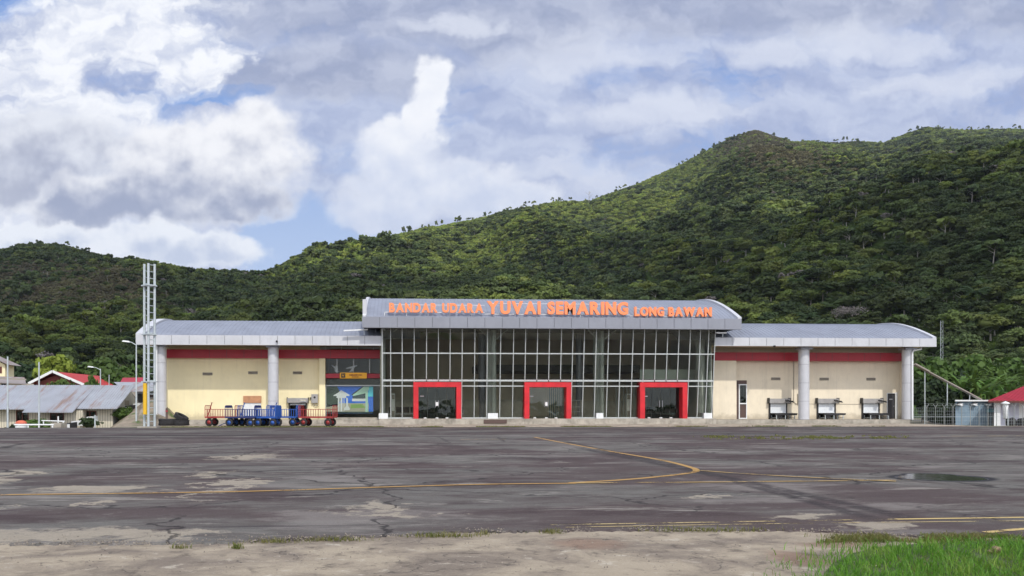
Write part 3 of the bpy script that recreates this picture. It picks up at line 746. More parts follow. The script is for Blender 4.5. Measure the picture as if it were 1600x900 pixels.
def oldconc_mat():
    m = bpy.data.materials.new('old_concrete'); m.use_nodes = True; h = NG(m.node_tree); b = h.N['Principled BSDF']
    P = h.n('ShaderNodeNewGeometry').outputs['Position']
    f = h.noise(h.scale(P, (.7, 1, 1)), 1.1, 9, .68, .5); f2 = h.noise(P, 3.4, 9, .72, .3); fine = h.noise(P, 60, 5, .8)
    c = h.mix(h.ss(f, .38, .62), (.42,.355,.265), (.235,.195,.155))
    c = h.mix(h.m('MULTIPLY', h.ss(f2, .52, .68), .8), c, (.115,.095,.078))
    c = h.mix(h.m('MULTIPLY', h.ss(f2, .44, .32), .7), c, (.58,.52,.42))
    k = blobs_nodes(h, P, [gb(1190, 1300, 858, 892), gb(1230, 1390, 845, 860), gb(840, 1000, 840, 862)], .5, 3)
    c = h.mix(h.m('MULTIPLY', h.ss(k, .0, .6), .6), c, (.27,.17,.12))
    vo = h.n('ShaderNodeTexVoronoi', feature='DISTANCE_TO_EDGE'); vo.inputs['Scale'].default_value = .7
    h.L.new(h.vm('ADD', P, h.scale(h.vm('SUBTRACT', h.noise(P, 3, 5, out=1), (.5,.5,.5)), (.7,.7,0))), vo.inputs['Vector'])
    c = h.mix(h.m('MULTIPLY', h.ss(vo.outputs['Distance'], .010, .002), h.m('MULTIPLY', h.ss(f, .5, .56), .7)), c, (.09,.08,.07))
    c = h.mix(.6, c, h.mix(fine, (.3,.3,.3), (1.4,1.4,1.4)), blend='MULTIPLY')
    h.L.new(c, b.inputs['Base Color']); b.inputs['Roughness'].default_value = .9; b.inputs['Specular IOR Level'].default_value = .2
    bn = h.n('ShaderNodeBump'); bn.inputs['Strength'].default_value = .8; bn.inputs['Distance'].default_value = .03
    h.L.new(h.m('ADD', h.m('MULTIPLY', fine, .5), f2), bn.inputs['Height']); h.L.new(bn.outputs[0], b.inputs['Normal'])
    return m
M_oldc = oldconc_mat()
# near slab of old concrete, then asphalt; the asphalt edge is ragged
edge = [(-900, 857), (0, 853), (150, 852), (330, 851), (430, 846), (520, 843), (650, 837), (720, 833), (800, 833), (900, 831), (1100, 830), (1250, 831), (1400, 838), (1600, 850), (2400, 890)]
ep = []
rr = random.Random(4)
for (xa, ya), (xb, yb) in zip(edge, edge[1:]):
    n = 22
    for i in range(n):
        k = i/n; x, y = G(xa+(xb-xa)*k, ya+(yb-ya)*k); ep.append((x, y+rr.uniform(-.05, .05)))
ep.append(G(*edge[-1]))
YE = 52.9
fr = [(x, YE+rr.uniform(-.12, .12)) for x in np.linspace(140, -140, 140)]
pts = ep+fr
b = MB(); k = len(ep)
top = [(x, y, .028) for x, y in pts]; bot = [(x, y, .0) for x, y in pts]
# fill as strips between the near and far edges
xs = np.linspace(-60, 60, 3)
b.add(top, [tuple(range(len(top)))])
b.add([v for i in range(k) for v in ((ep[i][0], ep[i][1], .028), (ep[i][0], ep[i][1]-.03, .0))], [(2*i, 2*i+1, 2*i+3, 2*i+2) for i in range(k-1)])
struct(b.build('apron_asphalt', M_asph))
b = MB(); b.add([(-60,-40,.006), (60,-40,.006), (60,16,.006), (-60,16,.006)], [(0,1,2,3)])
struct(b.build('old_concrete_slab', M_oldc))
# concrete walk in front of the terminal
M_walk = mat('walk_concrete', (.34,.29,.23), .9, spec=.2, var=.3, vscale=.9, bump=.5, bscale=18, dirt=.7, dirtcol=(.17,.14,.10))
b = MB(); x0, x1 = PX(238, 56), PX(1432, 58)
b.prism([(x0, 53.6), (x1+1, 53.9), (x1+1, 60.7), (x0, 60.7)], .0, .045, 'Z')
struct(b.build('terminal_walk_pavement', M_walk))

# painted lines
def line_mat(name, col, wear):
    m = bpy.data.materials.new(name); m.use_nodes = True; h = NG(m.node_tree); b = h.N['Principled BSDF']
    P = h.n('ShaderNodeNewGeometry').outputs['Position']
    b.inputs['Base Color'].default_value = (*col, 1); b.inputs['Roughness'].default_value = .7
    w = h.ss(h.m('ADD', h.m('MULTIPLY', h.noise(P, 1.3, 4, .6), .6), h.m('MULTIPLY', h.noise(P, 22, 6, .75), .4)), wear, wear+.12)
    h.L.new(h.m('SUBTRACT', 1, w), b.inputs['Alpha'])
    return m
M_line = line_mat('yellow_line_paint', (.38,.22,.055), .51)
M_line2 = line_mat('worn_line_paint', (.40,.27,.09), .47)
M_line3 = line_mat('pale_line_paint', (.50,.37,.14), .53)
M_line4 = line_mat('worn_pale_paint', (.40,.31,.14), .46)
def stripe(path, w, m, z=.033):
    P = [Vector((*G(*p), z)) for p in path]
    # refine with Catmull-Rom
    Q = []
    for i in range(len(P)-1):
        p0 = P[max(i-1, 0)]; p1 = P[i]; p2 = P[i+1]; p3 = P[min(i+2, len(P)-1)]
        for k in range(8):
            t = k/8; Q.append(.5*((2*p1)+(p2-p0)*t+(2*p0-5*p1+4*p2-p3)*t*t+(3*p1-p0-3*p2+p3)*t**3))
    Q.append(P[-1]); b = MB(); vs = []
    for i, q in enumerate(Q):
        d = (Q[min(i+1, len(Q)-1)]-Q[max(i-1, 0)]).normalized(); n = Vector((-d.y, d.x, 0))
        vs += [q+n*w/2, q-n*w/2]
    b.add(vs, [(2*i, 2*i+1, 2*i+3, 2*i+2) for i in range(len(Q)-1)])
    return struct(b.build('yellow_road_marking', m))
stripe([(835, 684), (880, 693), (950, 706), (1030, 720), (1075, 731), (1088, 737), (1075, 741.5), (1020, 748), (960, 753), (890, 757)], .15, M_line)
stripe([(-300, 782), (0, 776.5), (200, 774), (400, 770.5), (600, 764), (760, 759.5), (900, 758)], .13, M_line, .037)
stripe([(900, 757.5), (1100, 756), (1300, 754), (1420, 752.5)], .12, M_line2, .037)
stripe([(1090, 737.5), (1180, 744), (1280, 749.5), (1400, 755)], .12, M_line2, .041)
stripe([(860, 824), (1100, 820), (1300, 816.5), (1400, 815)], .07, M_line4)
stripe([(1400, 815), (1600, 812), (2000, 806)], .085, M_line3)
stripe([(880, 828), (1100, 824), (1300, 821), (1600, 817.5), (2000, 812)], .05, M_line4)
stripe([(1470, 682.5), (1600, 682), (1700, 681)], .2, M_line2)
stripe([(1540, 836), (1620, 829), (1800, 818)], .1, M_line3)
stripe([(720, 687.6), (790, 687.3)], .15, M_line2)

# ---------------------------------------------------------------- grass and weeds
def blades(name, pts, hmin, hmax, wid, m, seed=1, lean=.5):
    r = np.random.RandomState(seed); n = len(pts); P = np.array(pts, float)
    a = r.uniform(0, 6.28, n); h = r.uniform(hmin, hmax, n)*r.uniform(.6, 1, n); l = r.uniform(.05, lean, n)*h; w = wid*r.uniform(.6, 1.3, n)
    la = r.uniform(0, 6.28, n)
    dx, dy = np.cos(a)*w, np.sin(a)*w; lx, ly = np.cos(la)*l, np.sin(la)*l
    V = np.zeros((n, 6, 3))
    for k, (hh, ww, ll) in enumerate(((0, 1, 0), (.55, .8, .3), (1, .12, 1))):
        V[:, 2*k] = P+np.stack([dx*ww+lx*ll, dy*ww+ly*ll, h*hh*(1-.2*ll)], 1); V[:, 2*k+1] = P+np.stack([-dx*ww+lx*ll, -dy*ww+ly*ll, h*hh*(1-.2*ll)], 1)
    i = np.arange(n)*6
    Q = np.concatenate([np.stack([i, i+1, i+3, i+2], 1), np.stack([i+2, i+3, i+5, i+4], 1)])
    o = bpy.data.objects.new(name, np_mesh(name, V.reshape(-1, 3), Q, m)); S.collection.objects.link(o); return struct(o, 'stuff')
def grass_mat(name, a, b, c):
    m = bpy.data.materials.new(name); m.use_nodes = True; h = NG(m.node_tree); bs = h.N['Principled BSDF']
    P = h.n('ShaderNodeNewGeometry').outputs['Position']
    col = h.mix(h.ss(h.noise(P, 14, 3, .7), .3, .7), a, b); col = h.mix(h.ss(h.noise(P, 1.7, 5, .65), .5, .66), col, c)
    h.L.new(col, bs.inputs['Base Color']); bs.inputs['Roughness'].default_value = .5; bs.inputs['Specular IOR Level'].default_value = .3
    tr = h.n('ShaderNodeBsdfTranslucent'); h.L.new(col, tr.inputs[0]); mx = h.n('ShaderNodeMixShader'); mx.inputs[0].default_value = .4
    h.L.new(bs.outputs[0], mx.inputs[1]); h.L.new(tr.outputs[0], mx.inputs[2]); h.L.new(mx.outputs[0], h.N['Material Output'].inputs[0]); return m
M_grass = grass_mat('lush_grass', (.07,.19,.02), (.17,.36,.04), (.24,.34,.06))
M_grass2 = grass_mat('dry_weeds', (.12,.14,.03), (.24,.22,.08), (.10,.15,.03))
M_turf = mat('dark_turf', (.05,.075,.02), .95, var=.4, vscale=8, bump=.5)
# lush patch at the near right, its outline on the ground
gpoly = [G(1288, 900), G(1300, 884), G(1330, 868), G(1375, 857), G(1440, 852), G(1520, 849), G(1600, 848), G(1900, 850)]
gp2 = [(x, y) for x, y in gpoly]+[(7.5, 4.0), (2.0, 4.0), (3.0, 5.2)]
def inside(x, y, poly):
    c = False; j = len(poly)-1
    for i in range(len(poly)):
        if (poly[i][1] > y) != (poly[j][1] > y) and x < (poly[j][0]-poly[i][0])*(y-poly[i][1])/(poly[j][1]-poly[i][1])+poly[i][0]: c = not c
        j = i
    return c
rr = random.Random(8)
xs_ = [p[0] for p in gp2]; ys_ = [p[1] for p in gp2]
P1 = []; P2 = []
while len(P1) < 26000:
    x = rr.uniform(min(xs_), max(xs_)); y = rr.uniform(min(ys_), max(ys_))
    if inside(x+rr.gauss(0, .24), y+rr.gauss(0, .24), gp2) and (vnoise(x*3, y*3, 44) > .25):
        P1.append((x, y, .01))
b = MB(); b.prism([(x, y) for x, y in gp2], .0, .02, 'Z'); struct(b.build('grass_soil_ground', M_turf))
P1 = [p for p in P1 if vnoise(p[0]*2.2, p[1]*2.2, 3) > .12]
blades('grass', P1, .04, .19, .004, M_grass, 2, .8)
Pd = [(x+rr.gauss(0, .15), y+rr.gauss(0, .12), z) for x, y, z in P1[::5] if vnoise(x*1.3, y*1.3, 12) > .5]
blades('dry_grass', Pd, .03, .15, .0035, M_grass2, 12, 1.0)
for _ in range(9000):
    t = rr.random(); px = 1255+t*420; py = rr.gauss(846-4*t, 2.6); P2.append((*G(px, py), .01))
for px, py, s, n in ((285, 860, 22, 500), (370, 858, 8, 120), (880, 834, 40, 260), (690, 840, 60, 300), (520, 846, 60, 260), (745, 836, 26, 200), (1100, 831, 120, 500), (430, 849, 40, 140)):
    for _ in range(n): P2.append((*G(rr.gauss(px, s*.5), rr.gauss(py, 1.0)), .01))
P2 = [p for p in P2 if vnoise(p[0]*3, p[1]*3, 6) > .35]
blades('edge_weeds', P2, .02, .10, .004, M_grass2, 3, .9)
P3 = []
for _ in range(14000):
    px = rr.uniform(215, 1440); Y = rr.gauss(53.35, .22)
    if vnoise(PX(px, Y)*.5, Y*1.5, 9) > .32+.28*(px > 600): P3.append((PX(px, Y), Y, .03))
for _ in range(5000):
    px = rr.gauss(1270, 85); py = rr.gauss(685, 1.3)
    if 1110 < px < 1420 and vnoise(px/9., py/1.2, 8) > .58: P3.append((*G(px, py), .03))
for _ in range(200): P3.append((*G(rr.gauss(1120, 12), rr.gauss(683.5, .7)), .03))
blades('joint_weeds', P3, .03, .13, .02, M_grass2, 4, .6)
# loose gravel along the broken edge
rg = np.random.RandomState(17); GVv = []; GQ = []; nn = 0
while nn < 2600:
    if nn % 3: px = rg.uniform(-20, 1600); py = np.interp(px, [e[0] for e in edge], [e[1] for e in edge])+rg.normal()*2.2
    else: px = rg.uniform(0, 1400); py = rg.uniform(838, 900)
    if vnoise(px/35., py/6., 21) < .42: nn += 1; continue
    x, y = G(px, py); r_ = rg.uniform(.004, .016); c0 = len(GVv)*6; a = rg.uniform(0, 6.28)
    GVv.append([(x+r_*math.cos(a), y+r_*math.sin(a), .03), (x-r_*math.sin(a)*.8, y+r_*math.cos(a)*.8, .031), (x-r_*math.cos(a), y-r_*math.sin(a), .03), (x+r_*math.sin(a)*.7, y-r_*math.cos(a)*.7, .03), (x, y, .03+r_*.9), (x, y, .0)])
    GQ += [(c0, c0+1, c0+4), (c0+1, c0+2, c0+4), (c0+2, c0+3, c0+4), (c0+3, c0, c0+4)]; nn += 1
o = bpy.data.objects.new('gravel', np_mesh('gravel', np.array(GVv).reshape(-1, 3), np.array(GQ), mat('gravel_stone', (.20,.17,.135), .9, var=.5, vscale=9))); S.collection.objects.link(o); struct(o, 'stuff')
# a stone in the grass
b = MB(); x, y = G(1557, 868); b.ball((0, 0, .04), .062, .05, .055, 10, 7, .4, 3); b.ball((-.07, .02, .01), .04, .04, .03, 8, 6, .4, 4)
o = b.build('rock', mat('brown_stone', (.22,.15,.10), .9, var=.4, vscale=20, bump=.6, bscale=40), origin=(0,0,0)); o.location = (x, y, .03); o.scale = (.75, .75, .7); tag(o, 'brown stone lying in the bright green grass', 'rock')
# ================================================================ TERMINAL
YW, YCOL, YFW, YPLW = 63.4, 61.5, 60.5, 60.75     # wing wall, column centres, wing fascia face, wing platform face
YG0, YG1, YFC, YPLC = 61.1, 60.3, 59.5, 59.9      # glass foot, glass head, central fascia face, central plinth face
ZP = PZ(656, YPLW)                                # wing platform level
ZPC = PZ(654.3, YPLC)
T = thing('terminal_building', 'long airport terminal with tall glass hall, grey curved roofs and cream wings', 'terminal', (PX(840, 61), 66, 0), world=True)
def X(px, Y): return PX(px, Y)
def Z(py, Y): return PZ(py, Y)
# platforms
def platform(name, x0, x1, y0, z):
    b = MB(); b.box(x0, x1, y0, 80, 0, z); return b.build('plinth', M_conc, T)
xL, xCL, xCR, xR = X(247, YPLW), X(592, YPLC), X(1119, YPLC), X(1424, YPLW)
platform('plinth', xL, xCL-.003, YPLW, ZP); platform('plinth', xCL, xCR, YPLC, ZPC); platform('plinth', xCR+.003, xR, YPLW+.15, ZP-.01)
# wing walls
def wall_seg(b, x0, x1, y, z0, z1, th=.2): b.box(x0, x1, y, y+th, z0, z1)
ZFB, ZFT = Z(540.5, YFW), Z(526.3, YFW)
ZEAVE = ZFT+.05
APX = 7.2; ZAP = PZ(505.5, YFW+APX)
zband0, zband1 = Z(561.5, YW), Z(548.5, YW)
def opening_wall(b, x0, x1, y, z0, z1, holes, th=.2):
    """wall with rectangular holes, built of boxes butted end to end"""
    holes = sorted(holes); cx_ = x0
    for hx0, hx1, hz0, hz1 in holes:
        if hx0 > cx_: b.box(cx_, hx0, y, y+th, z0, z1)
        if hz0 > z0: b.box(hx0, hx1, y, y+th, z0, hz0)
        if hz1 < z1: b.box(hx0, hx1, y, y+th, hz1, z1)
        cx_ = hx1
    if cx_ < x1: b.box(cx_, x1, y, y+th, z0, z1)
hz = lambda py: Z(py, YW)
# left wing
xw0, xw1 = X(249, YW), X(500, YW)
b = MB(); opening_wall(b, xw0, xw1, YW, ZP, ZFB+.5, [(X(381, YW), X(408, YW), hz(652), hz(619.5)), (X(452, YW), X(479, YW), hz(652), hz(627))])
b.box(xw0, xw0+.2, YW+.2, 78, ZP, ZFB+.5); b.box(xw0, X(560, 70), 77.8, 78, ZP, ZFB+.5)
b.build('wall', M_cream_y, T)
b = MB(); b.box(X(499.5, YW), X(508, YW-.35), YW-.35, YW+.3, ZP, zband0-.002); b.build('pilaster', M_cream_y, T)
# right wing
xv0, xv1 = X(1108, YW), X(1405.5, YW)
doorR = (X(1385.6, YW), X(1399.5, YW), ZP+.02, hz(613.5)); doorG = (X(1151, YW), X(1167, YW), ZP+.02, hz(593.8))
hat = [(X(a, YW), X(c, YW), hz(653), hz(629)) for a, c in ((1202, 1228), (1277, 1303.5), (1347, 1372))]
b = MB(); opening_wall(b, xv0, xv1, YW, ZP, ZFB+.5, [doorR, doorG]+hat)
b.box(xv1, xv1+.2, YW-1.2, 78, ZP, ZFB+.3); b.box(X(1100, 70), xv1, 77.8, 78, ZP, ZFB+.5)
b.build('wall', M_cream_w, T)
b = MB(); b.box(X(1114, YW-.6), X(1150.5, YW-.6), YW-.6, YW-.003, ZP, zband0-.002); b.build('wall', M_cream_w, T)
# red bands
b = MB(); b.box(X(257, YW-.4), X(595, YW-.4), YW-.42, YW-.004, zband0, zband1)
for px in range(300, 590, 27): b.cur = 1; b.box(X(px, YW-.4), X(px, YW-.4)+.025, YW-.425, YW-.40, zband0+.01, zband1-.01); b.cur = 0
b.build('red_band', [M_redband, M_seam], T)
b = MB(); b.box(X(1117, YW-.65), X(1409, YW-.65), YW-.66, YW-.01, zband0-.1, zband1-.1)
for px in range(1150, 1400, 25): b.cur = 1; b.box(X(px, YW-.65), X(px, YW-.65)+.025, YW-.665, YW-.64, zband0-.09, zband1-.11); b.cur = 0
b.build('red_band', [M_redband, M_seam], T)
# columns
for px in (251.5, 427, 1256, 1418):
    b = MB(); x = X(px, YCOL); n = 3; z0, z1 = ZP, ZFB+.1; hh = (z1-z0)/4
    for i in range(4): b.lathe((x, YCOL, 0), [(.42, z0+i*hh+.012), (.42, z0+(i+1)*hh-.012)], 28)
    b.cur = 1; b.lathe((x, YCOL, 0), [(.405, z0), (.405, z1)], 28); b.cur = 0
    b.cur = 1; b.box(x-.5, x+.5, YCOL-.5, YCOL+.5, z1-.25, z1-.1)
    c = b.build('column', [M_alu, M_alu_dark], T)
# wing fascias and roofs
def fascia(x0, x1, y, z0, z1, m, pw=1.4, depth=.35):
    b = MB(); b.cur = 1; b.box(x0+.02, x1-.02, y+.03, y+depth, z0+.02, z1-.02); b.cur = 0
    n = max(1, round((x1-x0)/pw)); w = (x1-x0)/n
    for i in range(n): b.box(x0+i*w+.014, x0+(i+1)*w-.014, y, y+.028, z0, z1)
    b.box(x0, x1, y+.001, y+depth, z0-.03, z0+.018)
    return b.build('fascia', [m, M_seam], T)
def arc(y0, z0, ya, za, n=14, back=12, zb=None):
    """curved roof line from the eave up to the crest and down behind"""
    pts = []
    for i in range(n+1):
        t = i/n; pts.append((y0+(ya-y0)*t, z0+(za-z0)*math.sin(math.pi/2*t)**.95))
    for i in range(1, n+1):
        t = i/n; pts.append((ya+back*t, z0+(za-z0)*math.cos(math.pi/2*t)))
    return pts
def roof(x0, x1, prof, rib, m, rims=(True, True), rimw=.55):
    b = MB(); vs = []; n = len(prof)
    for x in (x0, x1):
        for y, z in prof: vs.append((x, y, z))
    b.add(vs, [(i, i+1, n+i+1, n+i) for i in range(n-1)], True)
    vs2 = [(x, y, z-.18) for x, y, z in vs]
    b.add(vs2, [(i, i+1, n+i+1, n+i) for i in range(n-1)])
    k = int((x1-x0)/rib)
    for j in range(1, k):
        x = x0+(x1-x0)*j/k; w = .025; h = .022; vs = []
        for y, z in prof: vs += [(x-w, y, z), (x-w*.5, y, z+h), (x+w*.5, y, z+h), (x+w, y, z)]
        b.add(vs, [(4*i+q, 4*i+q+1, 4*i+q+5, 4*i+q+4) for i in range(n-1) for q in range(3)])
    r = b.build('roof', m, T)
    for side, on in zip((0, 1), rims):
        if not on: continue
        xa, xb = (x0-.12, x0+rimw) if side == 0 else (x1-rimw*.35, x1+.12)
        b = MB(); vs = []
        for y, z in prof: vs += [(xa, y, z+.14), (xb, y, z+.14), (xb, y, z+.02), (xa, y, z-.55)]
        b.add(vs, [(4*i+q, 4*i+(q+1)%4, 4*i+4+(q+1)%4, 4*i+4+q) for i in range(n-1) for q in range(4)]+[(0,1,2,3)])
        b.build('roof_edge_trim', M_alu, r)
    return r
xf0, xf1, xf2, xf3 = X(212, YFW), X(597, YFW), X(1117, YFW), X(1463.5, YFW)
fascia(xf0, xf1, YFW, ZFB, ZFT, M_alu); fascia(xf2, xf3, YFW, Z(544.2, YFW)+.27, ZFT, M_alu)
prof = arc(YFW+.06, ZFT-.02, YFW+APX, ZAP)
roof(xf0+.1, xf1+3, prof, .34, M_roof, (True, False)); roof(xf2-3, xf3-.1, prof, .34, M_roof, (False, True))
# soffits
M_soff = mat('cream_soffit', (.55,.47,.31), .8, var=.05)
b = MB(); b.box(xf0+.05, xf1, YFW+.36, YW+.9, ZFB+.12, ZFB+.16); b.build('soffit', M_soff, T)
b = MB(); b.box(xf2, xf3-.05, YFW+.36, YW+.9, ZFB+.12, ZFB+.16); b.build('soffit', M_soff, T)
# gable ends of the wings under the roof
for xx in (xw0+.01, xv1+.19):
    b = MB(); pr = [(y, z-.2) for y, z in prof if YFW+2.8 < y < 78]; b.prism([(pr[0][0], ZFB+.3)]+pr+[(pr[-1][0], ZFB+.3)], xx-.05, xx, 'X'); b.build('gable_wall', M_cream_w, T)
# vents
def vent(px0, px1, py, y=YW):
    x0, x1 = X(px0, y), X(px1, y); z = Z(py, y); b = MB(); b.box(x0, x1, y-.05, y-.003, z-.11, z-.085); b.box(x0, x1, y-.05, y-.003, z+.085, z+.11); b.box(x0, x0+.03, y-.05, y-.003, z-.084, z+.084); b.box(x1-.03, x1, y-.05, y-.003, z-.084, z+.084)
    for k in range(3):
        zz = z-.06+k*.055; b.hexa([(x0+.03,y-.05,zz-.01),(x1-.03,y-.05,zz-.01),(x1-.03,y-.004,zz+.02),(x0+.03,y-.004,zz+.02),(x0+.03,y-.05,zz+.005),(x1-.03,y-.05,zz+.005),(x1-.03,y-.004,zz+.035),(x0+.03,y-.004,zz+.035)])
    b.build('vent', M_louv, T)
M_louv = mat('louvre_grey', (.30,.27,.23), .7)
for a, c, py in ((316.8, 331.8, 585.5), (388, 402.5, 583.5), (457.7, 472, 583.5), (1205, 1219, 591.4), (1280.5, 1294.5, 591.6), (1353.7, 1367.5, 591.6)): vent(a, c, py)
# doors of the right wing
x0, x1, z0, z1 = doorR
d = MB().box(x0+.05, x1-.05, YW+.06, YW+.11, z0, z1-.05).build('door', mat('charcoal_door', (.045,.045,.05), .5), T)
b = MB(); b.box(x0, x0+.05, YW-.03, YW+.15, z0, z1); b.box(x1-.05, x1+.14, YW-.03, YW-.004, z0, z1+.05); b.box(x0+.05, x1-.05, YW-.03, YW+.15, z1-.05, z1); b.build('frame', M_white, d)
MB().box(x1-.16, x1-.12, YW+.02, YW+.059, z0+1.0, z0+1.12).build('handle', M_steel, d)
MB().box((x0+x1)/2-.13, (x0+x1)/2+.13, YW+.04, YW+.059, z0+1.62, z0+1.70).build('name_plate', M_steel, d)
x0, x1, z0, z1 = doorG; zt = Z(601.5, YW)
b = MB(); b.box(x0, x1, YW+.02, YW+.12, zt+.10, z1); b.box(x0, x0+.16, YW-.02, YW+.1, z0, zt+.05); b.build('transom_panel', M_dkbrown, T)
b = MB(); xx = x0+.17
b.box(xx, xx+.09, YW-.04, YW+.12, z0, zt+.09); b.box(x1-.07, x1, YW-.04, YW+.12, z0, zt+.09); b.box(xx+.09, x1-.07, YW-.04, YW+.12, zt, zt+.09); b.box(xx+.09, x1-.07, YW-.04, YW+.12, z0, z0+.09)
zm = Z(630.5, YW); b.box(xx+.09, x1-.07, YW-.04, YW+.12, zm-.05, zm+.05); dd = b.build('glazed_door', M_white, T)
MB().box(xx+.09, x1-.07, YW+.03, YW+.05, zm+.05, zt).build('glass_pane', M_glass_d, dd); MB().box(xx+.09, x1-.07, YW+.03, YW+.05, z0+.09, zm-.05).build('lower_panel', M_dkbrown, dd)
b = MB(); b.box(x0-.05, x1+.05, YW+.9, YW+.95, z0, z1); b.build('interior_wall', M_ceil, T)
# things behind the hatches
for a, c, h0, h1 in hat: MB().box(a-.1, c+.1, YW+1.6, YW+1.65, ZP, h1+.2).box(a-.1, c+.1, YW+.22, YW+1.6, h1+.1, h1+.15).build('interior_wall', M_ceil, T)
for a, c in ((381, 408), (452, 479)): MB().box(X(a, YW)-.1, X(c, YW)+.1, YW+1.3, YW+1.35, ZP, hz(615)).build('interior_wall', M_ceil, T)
M_shut = mat('white_shutter', (.74,.77,.78), .4, .1, var=.05)
M_hood = mat('shutter_hood', (.35,.34,.33), .5, .2, var=.1, dirt=.3)
def roller_hatch(px0, px1, pyt, pyb, zshut, hood_m, conveyor=True, parent=T):
    x0, x1 = X(px0, YW), X(px1, YW); zt, zb = Z(pyt, YW), ZP+.01
    b = MB()
    b.box(x0-.12, x1+.16, YW-.38, YW-.02, zt-.02, zt+.36); b.cur = 1; b.box(x0-.15, x0-.122, YW-.41, YW, zt-.05, zt+.42); b.box(x1+.162, x1+.19, YW-.41, YW, zt-.05, zt+.42)
    hd = b.build('shutter_hood', [hood_m, M_blackp], T)
    b = MB(); n = 10; zz = zshut
    for i in range(n):
        z0 = zz+(zt-.02-zz)*i/n; z1 = zz+(zt-.02-zz)*(i+1)/n; b.hexa([(x0+.07,YW-.10,z0),(x1-.07,YW-.10,z0),(x1-.07,YW-.05,z0),(x0+.07,YW-.05,z0),(x0+.07,YW-.085,z1-.004),(x1-.07,YW-.085,z1-.004),(x1-.07,YW-.05,z1-.004),(x0+.07,YW-.05,z1-.004)])
    b.box(x0+.07, x1-.07, YW-.11, YW-.05, zz-.05, zz-.002); b.build('roller_shutter', M_shut, hd)
    MB().box(x0-.03, x0+.068, YW-.13, YW-.003, zb, zt-.021).build('guide_rail', M_blackp, hd); MB().box(x1-.068, x1+.03, YW-.13, YW-.003, zb, zt-.021).build('guide_rail', M_blackp, hd)
    return x0, x1, zt
conv_labels = ['baggage conveyor end at hatch beside glass side door', 'baggage conveyor end at middle hatch of right wing', 'baggage conveyor end at hatch beside charcoal door']
for (a, c), lb in zip(((1201.5, 1228.5), (1276.5, 1304), (1346.5, 1372.5)), conv_labels):
    x0, x1, zt = roller_hatch(a, c, 629.5, 653, Z(644.5, YW), M_hood)
    # floodlight under the hood's end
    cv = thing('baggage_conveyor', lb, 'conveyor', (x0, YW-.5, ZP), group='conveyors at the baggage hatches of the pale wing')
    b = MB(); b.box(.1, 1.9, -.35, .45, .42, .47); b.build('belt', M_black, cv)
    b = MB(); b.box(.1, 1.95, -.42, -.352, .34, .50); b.box(.1, 1.95, .452, .52, .34, .50); b.tube([(1.95,-.4,.45),(1.95,.5,.45)], .06, 10); b.build('side_frame', M_blackp, cv)
    for lx in (.2, .95, 1.75):
        b = MB(); b.box(lx, lx+.05, -.40, -.352, 0, .339); b.box(lx, lx+.05, .452, .50, 0, .339); b.box(lx, lx+.05, -.351, .451, .1, .14); b.build('leg', M_galv, cv)
    MB().box(.35, .75, -.30, .30, .08, .33).build('motor_box', M_blackp, cv)
    fl = thing('wall_lamp', {0:'grey floodlight on shutter hood next to cable conduit',1:'grey floodlight on shutter hood of middle hatch',2:'grey floodlight on shutter hood nearest the charcoal door'}[conv_labels.index(lb)], 'floodlight', (x1+.05, YW-.45, zt+.12), group='floodlights on the hatch hoods')
    MB().bar((-.1,.05,.02), (-.4,-.12,.06), .04).bar((-.05,.05,.0), (.14,-.1,-.02), .04).build('bracket', M_blackp, fl)
    b = MB(); b.hexa([(-.42,-.3,.02),(-.12,-.3,.0),(-.12,-.12,.06),(-.42,-.12,.08),(-.42,-.3,.05),(-.12,-.3,.03),(-.12,-.12,.14),(-.42,-.12,.16)]); b.hexa([(.0,-.3,-.08),(.24,-.3,-.1),(.24,-.1,-.04),(0,-.1,-.02),(0,-.3,-.04),(.24,-.3,-.06),(.24,-.1,.06),(0,-.1,.08)]); b.build('lamp_head', M_blackp, fl)
# conduit, cable and slot on the right wing wall
b = MB(); x = X(1240, YW); zz = Z(626, YW)
pts = [(x, YW-.03, zband0-.1), (x, YW-.03, zz)]+[(x+.28*(1-math.cos(t)), YW-.05, zz-.28*math.sin(t)) for t in np.linspace(0, 2.4, 8)]
b.tube(pts, .022, 6); b.tube([(X(1262, YW), YW-.02, Z(631, YW)), (X(1345, YW), YW-.02, Z(631.6, YW))], .014, 6); b.tube([(X(1229, YW), YW-.02, Z(630.6, YW)), (X(1239, YW), YW-.02, Z(630.8, YW))], .014, 6); b.build('conduit', M_louv, T)
MB().box(X(1246, YW), X(1248, YW), YW-.09, YW-.004, Z(632, YW), Z(615, YW)).build('switch_panel', M_louv, T)
# left wing: hatch with brown box, hatch with grey hood, meter box
x0, x1 = X(381, YW), X(408, YW)
b = MB(); b.box(x0-.02, x1+.02, YW-.16, YW-.004, Z(629.5, YW), Z(619, YW)); hh_ = b.build('shutter_box', mat('terracotta_box', (.50,.25,.13), .7, var=.15, dirt=.3), T)
MB().box(x0, x1, YW-.08, YW-.004, ZP+.3, Z(629.6, YW)-.01).build('roller_shutter', M_shut, hh_)
x0, x1, zt = roller_hatch(452, 479, 629, 653, Z(632, YW), M_hood)
fl = thing('wall_lamp', 'grey floodlight on the hatch hood of the yellow wall', 'floodlight', (x1, YW-.5, zt+.1)); MB().bar((0,.1,.05), (-.2,-.05,-.02), .04).build('bracket', M_blackp, fl); MB().hexa([(-.45,-.3,0),(.05,-.3,-.04),(.05,-.05,.02),(-.45,-.05,.04),(-.45,-.3,.04),(.05,-.3,.02),(.05,-.05,.12),(-.45,-.05,.14)]).build('lamp_head', M_steel, fl)
mx_ = thing('meter_box', 'round-cornered grey electric meter box on yellow wall', 'meter box', (X(492, YW), YW-.12, Z(623, YW)))
